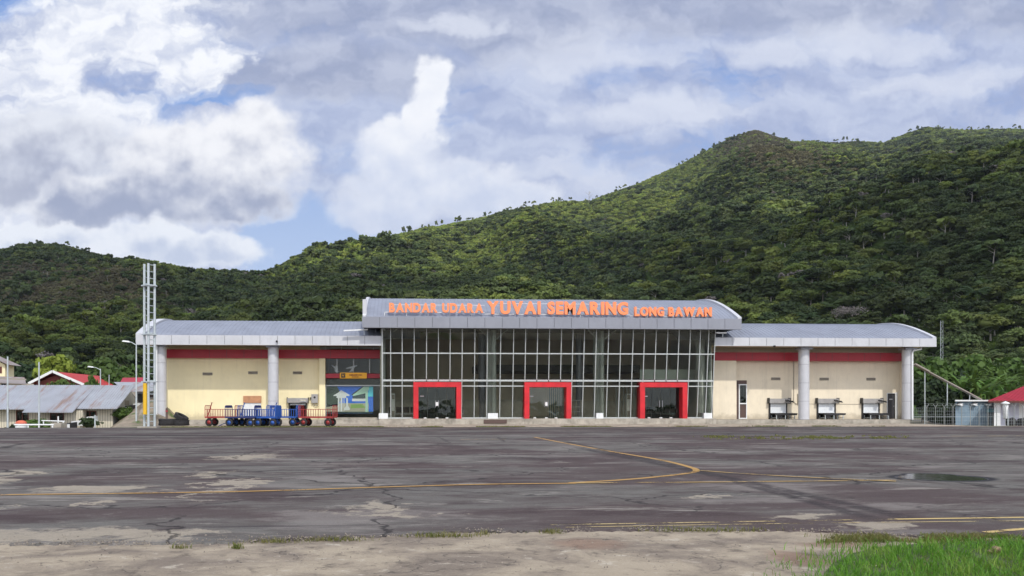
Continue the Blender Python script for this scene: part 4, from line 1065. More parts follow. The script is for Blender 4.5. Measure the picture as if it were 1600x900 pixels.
MB().box(-.26,.26,-.1,.11,-.36,.36).build('case', M_hood, mx_); MB().lathe((0,-.105,.1), [(0,-.02),(.07,-.02),(.09,.0)], 12, 'Y').build('dial', M_blackp, mx_)
MB().tube([(-.1,0,-.36),(-.08,0,-.5),(.1,0,-.62),(.25,0,-.55),(.27,0,-.45)], .03, 6).build('cable', M_louv, mx_); MB().tube([(-.26,0,.05),(-.42,0,.05)], .05, 8).build('gland', M_blackp, mx_)
# ---- small glazed entrance in the left wing
YE_ = YW-.1
xe0, xe1 = X(508.5, YE_), X(596, YE_); ze1 = ZFB+.1
b = MB()
for px in (508.5, 533, 558, 583): MB().box(X(px, YE_), X(px, YE_)+.05, YE_, YE_+.09, zband1, ze1).build('mullion', M_mull, T)
for px in (526, 552, 577): MB().box(X(px, YE_), X(px, YE_)+.05, YE_, YE_+.09, Z(584, YE_), zband0).build('mullion', M_mull, T)
b.box(xe0, xe1, YE_, YE_+.09, Z(603.5, YE_), Z(602, YE_)); b.box(xe0, xe0+.06, YE_, YE_+.09, ZP, Z(603.6, YE_)-.002)
ef = b.build('entrance_frame', M_mull, T)
for z0, z1 in ((ZP+.3, Z(603.7, YE_)), (Z(601.9, YE_), Z(593, YE_)), (Z(583.5, YE_), zband0), (zband1, ze1)):
    MB().box(xe0+.07, xe1-.1, YE_+.04, YE_+.055, z0, z1).build('glass_pane', M_glass_e, ef)
MB().box(xe0, xe1, YE_-.05, YE_+.12, Z(591.5, YE_), Z(584.5, YE_)).build('red_band', M_redband, T)
MB().box(xe0-.3, xe1+.3, YW+6.5, YW+6.6, ZP, ze1+.3).build('interior_wall', M_olive, T)
MB().box(xe0+.0, xe1-.2, YE_-.9, YE_-.1, ZP, ZP+.17).build('entrance_step', M_conc, T)
# ---- central glass hall
ZG0 = ZPC+.001; ZGT = Z(513, YG1)
def yl(z): return YG0+(YG1-YG0)*(z-ZG0)/(ZGT-ZG0)
mpx = [597.5, 610.5, 628.4, 647, 666.2, 684.6, 702.8, 721.5, 741, 760.5, 781, 801, 819.6, 838, 856.5, 875, 892.8, 910.5, 929, 948, 967, 986, 1003.5, 1021.5, 1039.5, 1057, 1074.5, 1090, 1103, 1113]
YM = YG0-.2
mx = [X(p, YM) for p in mpx]
zr1, zr2a, zr3 = Z(553, 60.7), Z(595, 61), Z(603.5, 61)
portals = [(646, 720.8), (819.5, 892.6), (1000, 1073.8)]
def in_portal(x, pad=.02): return any(X(a, YM)+pad < x < X(c, YM)-pad for a, c in portals)
ztr = [ZG0+.04, zr3, zr2a, zr1, ZGT]
b = MB()
for i, x in enumerate(mx):
    w = .029 if i not in (0,) else .055
    z0 = zr2a+.08 if in_portal(x, .3) else ZG0
    ya, yb = yl(z0), yl(ZGT)
    b.hexa([(x-w,ya-.06,z0),(x+w,ya-.06,z0),(x+w,ya+.08,z0),(x-w,ya+.08,z0),(x-w,yb-.06,ZGT),(x+w,yb-.06,ZGT),(x+w,yb+.08,ZGT),(x-w,yb+.08,ZGT)])
# transoms between mullions, standing 3 mm back
def transom(z, hgt, skip):
    y = yl(z)
    for xa, xb in zip(mx, mx[1:]):
        if skip and in_portal((xa+xb)/2): continue
        b.box(xa+.036, xb-.036, y-.057, y+.06, z-hgt, z+hgt)
transom(zr1, .045, 0); transom(zr2a, .07, 0); transom(zr3, .04, 1); transom(ZG0+.05, .05, 1)
# return of the glass at the far east corner
xe = mx[-1]
for k, yy in enumerate((.9, 2.0, 3.1)):
    b.hexa([(xe-.03,YG0+yy-.03,ZG0),(xe+.03,YG0+yy-.03,ZG0),(xe+.03,YG0+yy+.03,ZG0),(xe-.03,YG0+yy+.03,ZG0),(xe-.03,YG0+yy-.03,ZGT),(xe+.03,YG0+yy-.03,ZGT),(xe+.03,YG0+yy+.03,ZGT),(xe-.03,YG0+yy+.03,ZGT)])
for z in (zr1, zr2a, zr3): b.box(xe-.028, xe+.028, yl(z)+.09, YG0+3, z-.04, z+.04)
cw = b.build('curtain_wall', M_mull, T)
for i, (xa, xb) in enumerate(zip(mx, mx[1:])):
    for j, (z0, z1) in enumerate(zip(ztr, ztr[1:])):
        if j < 2 and in_portal((xa+xb)/2): continue
        y0, y1 = yl(z0), yl(z1)
        MB().hexa([(xa+.03,y0,z0),(xb-.03,y0,z0),(xb-.03,y0+.015,z0),(xa+.03,y0+.015,z0),(xa+.03,y1,z1),(xb-.03,y1,z1),(xb-.03,y1+.015,z1),(xa+.03,y1+.015,z1)]).build('glass_pane', M_glass, cw)
MB().box(xe-.008, xe+.008, YG0+.1, YG0+3.1, ZG0, ZGT-.05).build('glass_pane', M_glass, cw)
# hall shell
xh0, xh1 = mx[0], xe+.3
YB = 71.5; zmez = Z(592, 64)
M_hfloor = M_tile
MB().box(xh0, xh1, YG0+.3, YB, ZG0-.02, ZG0+.01).build('hall_floor', M_hfloor, T)
b = MB(); xm = X(935, YB)
b.box(xh0, xm, YB, YB+.2, ZG0, ZGT+.5); b.build('interior_wall', M_brown, T)
MB().box(xm, xh1+3, YB, YB+.2, ZG0, ZGT+.5).build('interior_wall', M_brown, T)
MB().box(xh0-.2, xh0-.06, YG0+.15, YB, ZG0, ZGT+.5).build('interior_wall', M_olive, T)
MB().box(xh1+.0, xh1+.12, YG0+3.2, YB, ZG0, ZGT+.5).build('interior_wall', M_white, T)
MB().box(xh0-.2, xh1+1, YG0+.2, YB, ZGT+.05, ZGT+.15).build('hall_ceiling', M_tile, T)
# upper floor slab ahead of the back wall with dark beam, pale parapet in the east
MB().box(X(745, 67), X(1000, 67), 67, YB, Z(581, 67), Z(570, 67)).build('interior_beam', M_ceil, T)
MB().box(X(1000, 64.5), xh1-.1, 64.5, 64.7, Z(592.5, 64.5), Z(577, 64.5)).build('gallery_parapet', mat('pale_green_parapet', (.62,.70,.64), .5), T)
MB().box(X(1000, 64.5), xh1-.1, 64.71, YB, Z(594, 64.5), Z(590, 64.5)).build('gallery_floor', M_ceil, T)
b = MB(); b.box(xh0+.2, X(815, 65.8), 65.8, 66.0, ZG0, ZG0+1.55); b.box(X(897, 65.8), X(996, 65.8), 65.8, 66.0, ZG0, ZG0+1.45); b.build('interior_counter', mat('interior_tan', (.50,.46,.38), .6, var=.1), T)
# inner columns, pairs of tubes with raking braces and white foot blocks
def hall_col(px, Y, r, m, base=None):
    x = X(px, Y); b = MB(); b.lathe((x, Y, 0), [(r, ZG0), (r, ZGT+.05)], 18); b.build('hall_column', m, T)
M_tube = mat('white_steel_tube', (.66,.70,.68), .4, var=.05)
for px, Y, r, m in ((598.5, 61.95, .20, M_tube), (771.5, 62.1, .20, M_tube), (765, 63.2, .28, M_tube), (753, 66, .32, M_alu_dark), (940.5, 62.1, .18, M_tube), (932.5, 63.2, .30, M_tube), (1094, 62.6, .40, M_tube), (1108, 62.3, .2, M_tube), (905, 66, .3, M_alu_dark)): hall_col(px, Y, r, m)
for px, w in ((599, .36), (770, .40), (937, .28), (1106, .34)):
    x = X(px, YG0-.25); MB().box(x-w, x+w, YG0-.32, YG0+.9, ZG0-.005, Z(645.5, 60.8)).build('foot_block', M_white, T)
for px, d in ((598.5, (1,)), (770, (-1, 1)), (938, (-1, 1))):
    x = X(px, 62)
    for s in d: MB().tube([(x, 62.05, Z(535, 62)), (x+s*1.25, 61.4, ZGT+.1)], .05, 8).build('brace', M_tube, T)
# portals
portal_names = []
for k, (pa, pc) in enumerate(portals):
    x0, x1 = X(pa, 60.5), X(pc, 60.5); zt = Z(597.3, 60.5); fw = .39
    b = MB(); b.prism([(x0, ZG0), (x0+fw, ZG0), (x0+fw, zt-fw), (x1-fw, zt-fw), (x1-fw, ZG0), (x1, ZG0), (x1, zt), (x0, zt)], 60.45, 61.35); pf = b.build('portal_frame', M_red, T)
    xa, xb = x0+fw, x1-fw; xc = (xa+xb)/2; zt2 = zt-fw
    for q, (u, v) in enumerate(((xa, (xa+xc)/2), ((xa+xc)/2, xc), (xc, (xc+xb)/2), ((xc+xb)/2, xb))):
        MB().box(u+.01, v-.01, 61.22, 61.235, ZG0+.02, zt2-.01).build('door_leaf', M_glass_d if k != 1 else M_glass, pf)
    b = MB(); b.tube([(xc-.12, 61.15, ZG0+.9), (xc-.12, 61.15, ZG0+1.45)], .02, 8); b.tube([(xc-.12,61.15,ZG0+1.0),(xc-.12,61.22,ZG0+1.0)], .012, 6); b.tube([(xc-.12,61.15,ZG0+1.35),(xc-.12,61.22,ZG0+1.35)], .012, 6); b.build('door_handle', M_steel, pf)
    b = MB(); b.tube([(xc+.12, 61.15, ZG0+.9), (xc+.12, 61.15, ZG0+1.45)], .02, 8); b.tube([(xc+.12,61.15,ZG0+1.0),(xc+.12,61.22,ZG0+1.0)], .012, 6); b.tube([(xc+.12,61.15,ZG0+1.35),(xc+.12,61.22,ZG0+1.35)], .012, 6); b.build('door_handle', M_steel, pf)
    for u in (xa+.55, xc, xb-.7): MB().box(u-.11, u+.11, 61.14, 61.215, ZG0+.012, ZG0+.09).build('floor_hinge', M_white, pf)
    if k < 2: MB().box(xc-.10+.02*k, xc+.10+.02*k, 61.195, 61.2, ZG0+1.02, ZG0+1.32).build('paper_notice', mat('paper', (.8,.8,.8), .7), pf)
    MB().box(xa+.15, xa+.45, 61.19, 61.21, zt2-.75, zt2-.68).build('door_label', M_white, pf)
# vertical blinds and a glass partition inside the middle doorway and beyond
b = MB()
for i in range(12): x = X(858, 64)+i*.16; b.box(x, x+.10, 64, 64.02, ZG0, ZG0+2.6)
b.build('vertical_blind', mat('grey_green_blind', (.12,.15,.14), .6), T)
b = MB()
for i in range(9): x = X(962, 64)+i*.3; b.box(x, x+.13, 64, 64.03, ZG0, ZG0+2.8)
b.build('vertical_blind', mat('pale_blind', (.38,.39,.37), .6), T)
# east end wall behind gallery: glazed screen
# roof and fascia of the hall
ZCB, ZCT = Z(512.8, YFC), Z(496.6, YFC); AP = 9.0; ZCA = PZ(470.8, YFC+AP)
xc0, xc1 = X(565.5, YFC), X(1159, YFC)
fascia(xc0, xc1, YFC, ZCB, ZCT, M_alu_dark, 1.34, .4)
prof = arc(YFC+.06, ZCT-.02, YFC+AP, ZCA, back=9)
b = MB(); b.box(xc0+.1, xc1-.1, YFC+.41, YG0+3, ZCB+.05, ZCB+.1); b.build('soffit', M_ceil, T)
roof(xc0+.25, xc1-.1, prof, .3, M_roof, (False, True))
b = MB(); pr = [(y, z+.12) for y, z in prof]; b.prism([(pr[0][0], ZCT-.3)]+pr[:]+[(pr[-1][0], ZCT-.3)], xc0+.05, xc0+.3, 'X'); b.build('parapet', M_alu, T)
b = MB(); b.box(xc0+.03, xc0+.35, YFC+.42, YFC+.75, ZCT+.01, Z(470, YFC+.5)); b.build('parapet', M_alu, T)
b = MB(); pr = [(y, z-.2) for y, z in prof]; b.prism([(pr[0][0]+2, ZFT+.1)]+pr[3:]+[(pr[-1][0], ZFT+.1)], xh1+.5, xh1+.56, 'X'); b.build('gable_wall', M_alu_dark, T)
b = MB(); b.prism([(pr[0][0]+2, ZFT+.1)]+pr[3:]+[(pr[-1][0], ZFT+.1)], xh0-.6, xh0-.54, 'X'); b.build('gable_wall', M_alu_dark, T)
MB().box(xh0, xh1, YB+.3, YB+.5, ZG0, ZCT+1.2).build('wall', M_cream_w, T)
# downpipes
def pipe(name, pts, r, m=M_white, par=T): return MB().tube(pts, r, 10).build(name, m, par)
pipe('downpipe', [(X(244.3, 60.9), 60.9, .02), (X(244.3, 60.9), 60.9, ZFB+.1)], .085)
pipe('downpipe', [(X(1425.5, 61), 61, ZP), (X(1425.5, 61), 61, ZFB-.4), (X(1428, 61), 61, ZFB-.22), (X(1439, 61), 61, ZFB-.12), (X(1440, 61), 61, ZFB+.15)], .075)
# light bars on the roof edges, dome and bullet cameras
def light_bar(label, px0, px1, py, Y, tilt):
    x0, x1 = X(px0, Y), X(px1, Y); z = Z(py, Y)
    o = thing('light_bar', label, 'lamp', (x0, Y, z), world=True)
    MB().bar((x0, Y, z), (x1, Y, z+tilt), .16, .10).build('tube_housing', M_white, o)
    MB().bar((x1-.3, Y, z+tilt-.05), (x1-.3, Y, z-.35), .04).build('bracket', M_galv, o)
light_bar('long white light bar sticking out over the roof of the yellow wing', 537, 575, 518.5, 60.0, .10)
light_bar('short white light bar under the hall fascia beside the pale wing', 1119, 1135, 519, 60.0, .0)
def dome_cam(label, px, py, Y):
    o = thing('security_camera', label, 'camera', (X(px, Y), Y, Z(py, Y)))
    MB().lathe((0,0,0), [(0,.2),(.09,.19),(.15,.12),(.16,.02),(.15,0)], 16).build('housing', M_white, o)
    MB().lathe((0,0,0), [(.13,0),(.12,-.07),(.07,-.12),(0,-.14)], 16).build('dome', M_black, o); MB().bar((0,0,.18),(0,.5,.3),.05).build('arm', M_white, o)
dome_cam('white dome camera with black lens hanging under the hall eave', 598.8, 518, 60.6)
def bullet(label, px, py):
    o = thing('security_camera', label, 'camera', (X(px, YFW-.1), YFW-.1, Z(py, YFW)))
    MB().lathe((0,-.1,0), [(0,-.09),(.06,-.08),(.075,0),(.07,.15),(0,.16)], 12, 'Y').build('body', M_black, o); MB().box(-.03,.03,.0,.1,-.02,.02).build('mount', M_blackp, o)
bullet('small black camera on the fascia over the yellow wing column', 432.5, 535.5); bullet('small black camera on the fascia of the pale wing', 1209.5, 540)
# ---- roof sign
M_fram = M_white
sg = thing('roof_sign', 'big orange letters BANDAR UDARA YUVAI SEMARING LONG BAWAN on the hall roof edge', 'sign', (X(860, YFC), YFC+.2, ZCT), world=True)
YS = YFC+.25
def letter_mesh(ch):
    cu = bpy.data.curves.new('l', 'FONT'); cu.body = ch; cu.size = 1; cu.extrude = .05; cu.offset = .05; cu.resolution_u = 4
    ob = bpy.data.objects.new('l', cu); S.collection.objects.link(ob); dg = bpy.context.evaluated_depsgraph_get(); dg.update()
    me = bpy.data.meshes.new_from_object(ob.evaluated_get(dg)); bpy.data.objects.remove(ob)
    co = np.zeros(len(me.vertices)*3); me.vertices.foreach_get('co', co); co = co.reshape(-1, 3)
    return me, co[:, 0].min(), co[:, 0].max(), co[:, 1].min(), co[:, 1].max()
def write(txt, px0, px1, py0, py1, parent, Y, m, th=.12, lab='letter', gap=.11, each=True):
    x0, x1 = X(px0, Y), X(px1, Y); z0, z1 = Z(py1, Y), Z(py0, Y); hgt = z1-z0
    L = [(c, letter_mesh(c) if c != ' ' else None) for c in txt]
    W_ = 0
    for c, q in L: W_ += (.38 if q is None else q[2]-q[1]+gap*(.72))
    W_ -= gap*.72; sx = (x1-x0)/W_; cur = x0
    root = parent
    while root.parent: root = root.parent
    for c, q in L:
        if q is None: cur += .38*sx; continue
        me, a, bb, lo, hi = q; co = np.zeros(len(me.vertices)*3); me.vertices.foreach_get('co', co); co = co.reshape(-1, 3)
        sz = hgt/(hi-lo)
        new = np.stack([cur+(co[:, 0]-a)*sx-root.location.x, Y-co[:, 2]*th/.05-root.location.y, z0+(co[:, 1]-lo)*sz-root.location.z], 1)
        me.vertices.foreach_set('co', new.ravel()); me.flip_normals() if hasattr(me, 'flip_normals') else None
        me.materials.clear(); me.materials.append(m); me.update()
        ob = bpy.data.objects.new(lab, me); S.collection.objects.link(ob); ob.parent = parent; ob['label'] = 'letter %s' % c
        cur += (bb-a+gap*.72)*sx
write('BANDAR UDARA', 608, 755, 475.3, 490, sg, YS, M_orange)
write('YUVAI SEMARING', 760.5, 981, 471.5, 491.8, sg, YS, M_orange)
write('LONG BAWAN', 991, 1111.5, 479, 493.6, sg, YS, M_orange)
b = MB(); y = YS+.14
za_, zb_, zc_ = Z(489.5, y), Z(491.5, y), Z(493.2, y)
b.bar((X(600.5, y), y, za_), (X(757, y), y, za_), .05); b.bar((X(757, y), y, zb_), (X(984, y), y, zb_), .05); b.bar((X(984, y), y, zc_), (X(1112, y), y, zc_), .05)
b.bar((X(610, y), y, Z(478, y)), (X(757, y), y, Z(478, y)), .03); b.bar((X(762, y), y, Z(475, y)), (X(980, y), y, Z(475, y)), .03); b.bar((X(990, y), y, Z(482, y)), (X(1112, y), y, Z(482, y)), .03)
for px in list(range(601, 1112, 34))+[1111]: b.bar((X(px, y), y, ZCT-.05), (X(px, y), y, za_ if px < 757 else zb_ if px < 984 else zc_), .05); b.bar((X(px, y), y, za_-.05), (X(px, y), y+.5, ZCT+.1), .04)
b.build('sign_frame', M_fram, sg)
# ---- amber arrivals/departures sign by the small entrance
ss_ = thing('direction_sign', 'amber lightbox sign with black symbol square over the small entrance', 'sign', (X(558, 63), 63.1, Z(587.5, 63)), world=True)
x0, x1, z0, z1 = X(531, 63), X(573, 63), Z(592, 63), Z(583, 63)
MB().box(x0, x1, 63.0, 63.2, z0, z1).build('sign_panel', M_signy, ss_)
MB().box(x0+.10, x0+.10+(z1-z0)*.72, 62.99, 62.998, z0+.06, z1-.06).build('symbol_square', M_blackp, ss_)
cxx, czz = x0+.10+(z1-z0)*.36, (z0+z1)/2
b = MB(); b.bar((cxx-.11, 62.985, czz-.05), (cxx+.12, 62.985, czz+.06), .03, .05, up=(0,1,0)); b.bar((cxx, 62.985, czz), (cxx-.05, 62.985, czz+.10), .03, .03, up=(0,1,0)); b.bar((cxx, 62.985, czz), (cxx+.06, 62.985, czz-.09), .03, .03, up=(0,1,0)); b.build('plane_symbol', M_signy, ss_)
M_ink = mat('dark_red_ink', (.25,.05,.02), .6)
write('KEBERANGKATAN', 546, 565, 585.6, 587.8, ss_, 62.99, M_ink, .01, gap=.1)
write('Departure', 550, 561, 588.9, 590.5, ss_, 62.99, M_ink, .01, gap=.1)
# ---- bright mural board standing behind the entrance glass
mu = thing('mural_board', 'large picture board of green-roofed pavilions and blue sky behind the entrance glass', 'picture board', (X(546, 63.62), 63.62, ZP), world=True)
YMU = 63.62
mm = [mat('mural_'+n, c, .5) for n, c in (('sky',(.03,.20,.85)),('tree',(.035,.07,.035)),('white',(.80,.86,.82)),('mint',(.50,.80,.60)),('cyan',(.10,.75,.90)),('lawn',(.30,.50,.15)),('shade',(.04,.08,.08)),('sand',(.50,.50,.36)))]
def U(px): return X(px, YMU)
def Vz(py): return Z(py, YMU)
def mpoly(b, mi, pts, k): b.cur = mi; b.prism([(U(p), Vz(q)) for p, q in pts], YMU-.005-.004*k, YMU-.002-.004*k)
b = MB(); b.cur = 0; b.box(U(509), U(583), YMU, YMU+.05, Vz(646), Vz(604.3))
mpoly(b, 1, [(509,604.5),(527,604.5),(531,612),(534,622),(528,634),(509,636)], 1)
mpoly(b, 7, [(509,634),(530,630),(576,630),(576,644),(509,644)], 1)
mpoly(b, 6, [(509,643),(582.8,643),(582.8,645.8),(509,645.8)], 2)
mpoly(b, 5, [(548,632),(566,631),(572,637),(548,638)], 3)
mpoly(b, 6, [(551,617),(572,612),(572,624),(551,624)], 2)
mpoly(b, 2, [(550,623),(571,623),(571,627),(550,627)], 3)
mpoly(b, 2, [(521,618),(528,614),(533,610),(539,613),(546,617),(546,619),(521,619)], 3)
mpoly(b, 2, [(526,619),(541,619),(541,622),(526,622)], 4)
for a, c in ((528,530.5),(532,535),(537,538)): mpoly(b, 2, [(a,622),(c,622),(c,643),(a,643)], 4)
mpoly(b, 2, [(541,622),(543.5,622),(544,634),(547,639),(546,641),(537.5,641),(538,638),(541,634)], 5)
mpoly(b, 3, [(550,617),(568,604.5),(578,604.5),(574,614),(552,619)], 3)
mpoly(b, 6, [(548,617.5),(566,604.5),(568.5,604.5),(551,617.5)], 5)
mpoly(b, 3, [(571,614),(575,613),(575,643.5),(571,643.5)], 5)
mpoly(b, 4, [(577,604.5),(583,604.5),(583,620),(574.5,620)], 5)
b.build('picture', mm, mu)
b = MB(); b.cur = 0
for px, py, s in ((523, 576, 1), (549, 574, -1)):
    pass
def ornament(lab, pts, px):
    o = thing('hanging_ornament', lab, 'ornament', (X(px, 65), 65, Z(580, 65)), world=True)
    b = MB(); b.prism([(X(p, 65), Z(q, 65)) for p, q in pts], 64.95, 65.0); b.build('shape', M_white, o)
    MB().tube([(X(px, 65), 64.97, Z(575, 65)), (X(px, 65), 64.97, ZFB)], .01, 4).build('wire', M_galv, o)
ornament('white fish-tailed ornament hanging behind the glass above the picture board', [(518,571),(524,574),(525,571.5),(527.5,573),(528,580),(529,582),(526,583),(523,581),(523,577),(519,573)], 526)
ornament('white swept ornament of thin blades hanging behind the glass', [(541,576),(552,572.5),(558,571.5),(558,572.6),(552,576),(551.5,581),(545,582.5),(548,579),(550,576.5),(541,577)], 553)
# ---- waiting benches in the hall
def bench(n=5):
    o = thing('waiting_bench', 'row of black waiting seats seen through the first red portal', 'bench', (0,0,0), group='waiting seats inside the glass hall')
    for i in range(n):
        x = i*.6; b = MB(); b.hexa([(x+.03,-.02,.42),(x+.53,-.02,.42),(x+.53,.45,.38),(x+.03,.45,.38),(x+.03,-.02,.46),(x+.53,-.02,.46),(x+.53,.45,.42),(x+.03,.45,.42)]); b.build('seat', M_blackp, o)
        b = MB(); b.hexa([(x+.03,-.02,.48),(x+.53,-.02,.48),(x+.53,.02,.48),(x+.03,.02,.48),(x+.03,-.16,.92),(x+.53,-.16,.92),(x+.53,-.12,.92),(x+.03,-.12,.92)]); b.build('backrest', M_blackp, o)
    b = MB(); b.box(0, n*.6, .15, .21, .30, .36); b.build('beam', M_steel, o)
    for x in (.3, n*.6-.3): b = MB(); b.box(x-.03, x+.03, -.05, .45, 0, .05); b.box(x-.025, x+.025, .15, .2, .051, .299); b.build('leg', M_steel, o)
    for i in range(n+1): b = MB(); b.box(i*.6-.03, i*.6+.025, 0, .4, .62, .66); b.box(i*.6-.02, i*.6+.015, .02, .06, .30, .619); b.build('armrest', M_steel, o)
    return o
b0 = bench(); b0.location = (X(668, 63.6), 63.6, ZG0+.01)
dup(b0, (X(1003, 63.8), 63.8, ZG0+.01), label='row of black waiting seats seen through the red portal below the pale gallery band')
dup(b0, (X(607, 64.2), 64.2, ZG0+.01), label='row of black waiting seats between the white foot block and the first red portal')
# white cabinets
def cabinet(lab, px, Y, w, h):
    o = thing('air_conditioner', lab, 'air conditioner', (X(px, Y), Y, ZG0+.01)); MB().box(-w/2, w/2, -.2, .2, .03, h).build('cabinet', M_white, o); MB().box(-w/2+.04, w/2-.04, -.215, -.203, h-.45, h-.1).build('grille', M_louv, o); MB().box(-w/2+.04, w/2-.04, -.21, -.202, .1, .6).build('grille', M_louv, o)
cabinet('white floor-standing air conditioner by the dome camera post', 614.5, 61.9, .30, 2.0); cabinet('white floor-standing air conditioner beside the last red portal', 981, 61.9, .32, 2.0)
o = thing('shelf_cabinet', 'white display rack of small shelves behind the glass right of the middle portal', 'rack', (X(899, 63), 63, ZG0+.01)); 
MB().box(-.5,-.46,-.2,.2,0,1.5).box(.46,.5,-.2,.2,0,1.5).build('frame', M_white, o)
for z in (.1,.5,.9,1.45): MB().box(-.459,.459,-.2,.2,z,z+.04).build('shelf', M_white, o)
# step mat in front of the plinth, small doormat
MB().box(X(756, 59.8), X(792, 59.8), 59.83, 59.897, Z(661.5, 59.9), Z(655.6, 59.9)).build('vent_grille', M_dkbrown, T)
# ================================================================ BAGGAGE CARTS
def cart(lab, colmat, px, Y, rz, L=2.3, solid_end=None, drawbar=None, up_bar=None, grp='baggage carts parked by the yellow wing', rim=None):
    o = thing('baggage_cart', lab, 'baggage cart', (PX(px, Y), Y, .045), rz, grp)
    w = .55; h0 = .62
    b = MB(); b.box(-L/2, L/2, -w, w, h0, h0+.05); b.box(-L/2, L/2, -w-.03, -w-.002, h0-.03, h0+.07); b.box(-L/2, L/2, w+.002, w+.03, h0-.03, h0+.07); b.build('platform', colmat, o)
    for s in (-1, 1):
        b = MB(); y = s*w; b.bar((-L/2, y, h0+.58), (L/2, y, h0+.58), .035)
        n = int(L/.17)
        for i in range(n+1): x = -L/2+L*i/n; b.bar((x, y, h0+.071), (x, y, h0+.56), .022)
        b.build('side_rail', colmat, o)
    for s in (-1, 1):
        b = MB(); x = s*L/2; top = h0+.85
        b.tube([(x, -w, h0+.05), (x, -w, top-.1), (x, -w+.1, top), (x, w-.1, top), (x, w, top-.1), (x, w, h0+.05)], .022, 8)
        for k in range(1, 6): b.bar((x, -w+k*w/3, h0+.05), (x, -w+k*w/3, top-.01), .02)
        if solid_end == s: b.box(x-.012, x+.012, -w+.03, w-.03, h0+.08, top-.12)
        if up_bar: b.box(x-.02, x+.02, -w+.02, w-.02, top-.16, top-.02)
        b.build('end_rail', colmat, o)
    for sx in (-1, 1):
        b = MB(); b.bar((sx*L*.36, -w+.05, .28), (sx*L*.36, w-.05, .28), .05); b.bar((sx*L*.36-.12, 0, .3), (sx*L*.36-.12, 0, h0), .05); b.bar((sx*L*.36+.12, 0, .3), (sx*L*.36+.12, 0, h0), .05); b.box(sx*L*.36-.2, sx*L*.36+.2, -w+.15, w-.15, h0-.08, h0-.004); b.build('axle', colmat, o)
        for sy in (-1, 1):
            b = MB(); b.lathe((sx*L*.36, sy*(w-.02), .28), [(.15,-.06),(.24,-.075),(.275,-.04),(.275,.04),(.24,.075),(.15,.06),(.15,-.06)], 20, 'Y'); wh = b.build('wheel', M_black, o)
            b = MB(); b.lathe((sx*L*.36, sy*(w-.02), .28), [(0,-.05),(.05,-.07),(.06,-.04),(.15,-.045),(.152,.045),(.06,.04),(.05,.07),(0,.05)], 16, 'Y'); b.build('rim', rim or colmat, wh)
    if drawbar is not None:
        b = MB(); s = drawbar; b.bar((s*L*.36, -.12, .3), (s*(L/2+.35), 0, .2), .05); b.bar((s*L*.36, .12, .3), (s*(L/2+.35), 0, .2), .05); b.bar((s*(L/2+.35), 0, .2), (s*(L/2+.75), 0, .03), .05); b.tube([(s*(L/2+.75)+.06*math.cos(a), .06*math.sin(a), .04) for a in np.linspace(0, 6.28, 9)], .018, 6); b.build('drawbar', colmat, o)
    else:
        b = MB(); b.bar((-L/2-.02, -.05, h0), (-L/2+.32, -.05, h0+1.05), .05); b.bar((-L/2+.32-.0, -.2, h0+1.05), (-L/2+.32, .1, h0+1.05), .035); b.build('drawbar', colmat, o)
    return o
M_navy = mat('navy_cart_paint', (.02,.03,.12), .5, var=.2, vscale=5)
cart('red baggage cart with its red drawbar folded up, farthest from the entrance', M_rcart, 348, 55.9, R(-8), 2.2)
cart('dark navy baggage cart with blue drawbar resting on the ground behind the red wheels', M_navy, 380, 54.7, R(-14), 2.2, solid_end=None, drawbar=-1, up_bar=True, rim=M_blue)
cart('blue baggage cart in front of the terracotta shutter box', M_blue, 398, 55.9, R(-8), 2.1, drawbar=None)
cart('blue baggage cart with solid blue end panel in front of the grey column', M_blue, 419, 54.6, R(-12), 1.5, solid_end=1, drawbar=-1, up_bar=True)
cart('blue baggage cart with solid panel below the grey hatch hood', M_blue, 446, 55.85, R(-8), 1.9, solid_end=1, drawbar=None, up_bar=True)
cart('red baggage cart standing beside the picture board entrance', M_rcart, 497, 55.2, R(-12), 2.5, solid_end=None, drawbar=-1)
# ---------------------------------------------------------------- tyres heap
def tyre(lab, x, y, z, rot, Rr=.55, w=.22):
    b = MB(); M = rot
    pr = [(Rr*.62,-w*.9),(Rr*.8,-w*1.05),(Rr*.95,-w*.95),(Rr,-w*.6),(Rr*1.01,0),(Rr,w*.6),(Rr*.95,w*.95),(Rr*.8,w*1.05),(Rr*.62,w*.9),(Rr*.6,w*.5),(Rr*.66,0),(Rr*.6,-w*.5),(Rr*.62,-w*.9)]
    b.lathe((0,0,0), pr, 32, rot=M)
    for i in range(26):
        a = 2*math.pi*i/26
        for s in (-1, 1):
            p = M @ Vector((Rr*1.005*math.cos(a), Rr*1.005*math.sin(a), s*w*.45)); q = M @ Vector((Rr*1.0*math.cos(a+.1), Rr*1.0*math.sin(a+.1), s*w*.85))
            b.bar(p, q, .05, .04)
    o = b.build('tyre', M_black, None, origin=(0,0,0)); o.location = (x, y, z); tag(o, lab, 'tyre', 'old tyres in front of the end column'); return o
Yt = 57.2
tyre('black tyre lying flat nearest the round grey end column', PX(263, Yt), Yt, .30, Matrix.Identity(3), .66, .24)
tyre('black tyre lying flat under the leaning one', PX(281.5, Yt), Yt+.1, .27, Matrix.Identity(3), .60, .22)
tyre('black tyre leaning over the flat ones beside the yellow wall', PX(283, Yt), Yt+.0, .66, Matrix.Rotation(R(28), 3, 'Y') @ Matrix.Rotation(R(6), 3, 'X'), .50, .17)
o = thing('traffic_bollard', 'small black post standing behind the heap of tyres', 'post', (PX(260.5, 59), 59, .045)); MB().lathe((0,0,0), [(0,0),(.12,0),(.12,.05),(.085,.07),(.085,1.2),(.07,1.28),(0,1.3)], 12).build('shaft', M_dkbrown, o); MB().lathe((0,0,1.0), [(.09,0),(.095,.02),(.095,.08),(.09,.1)], 12).build('collar', M_redband, o)
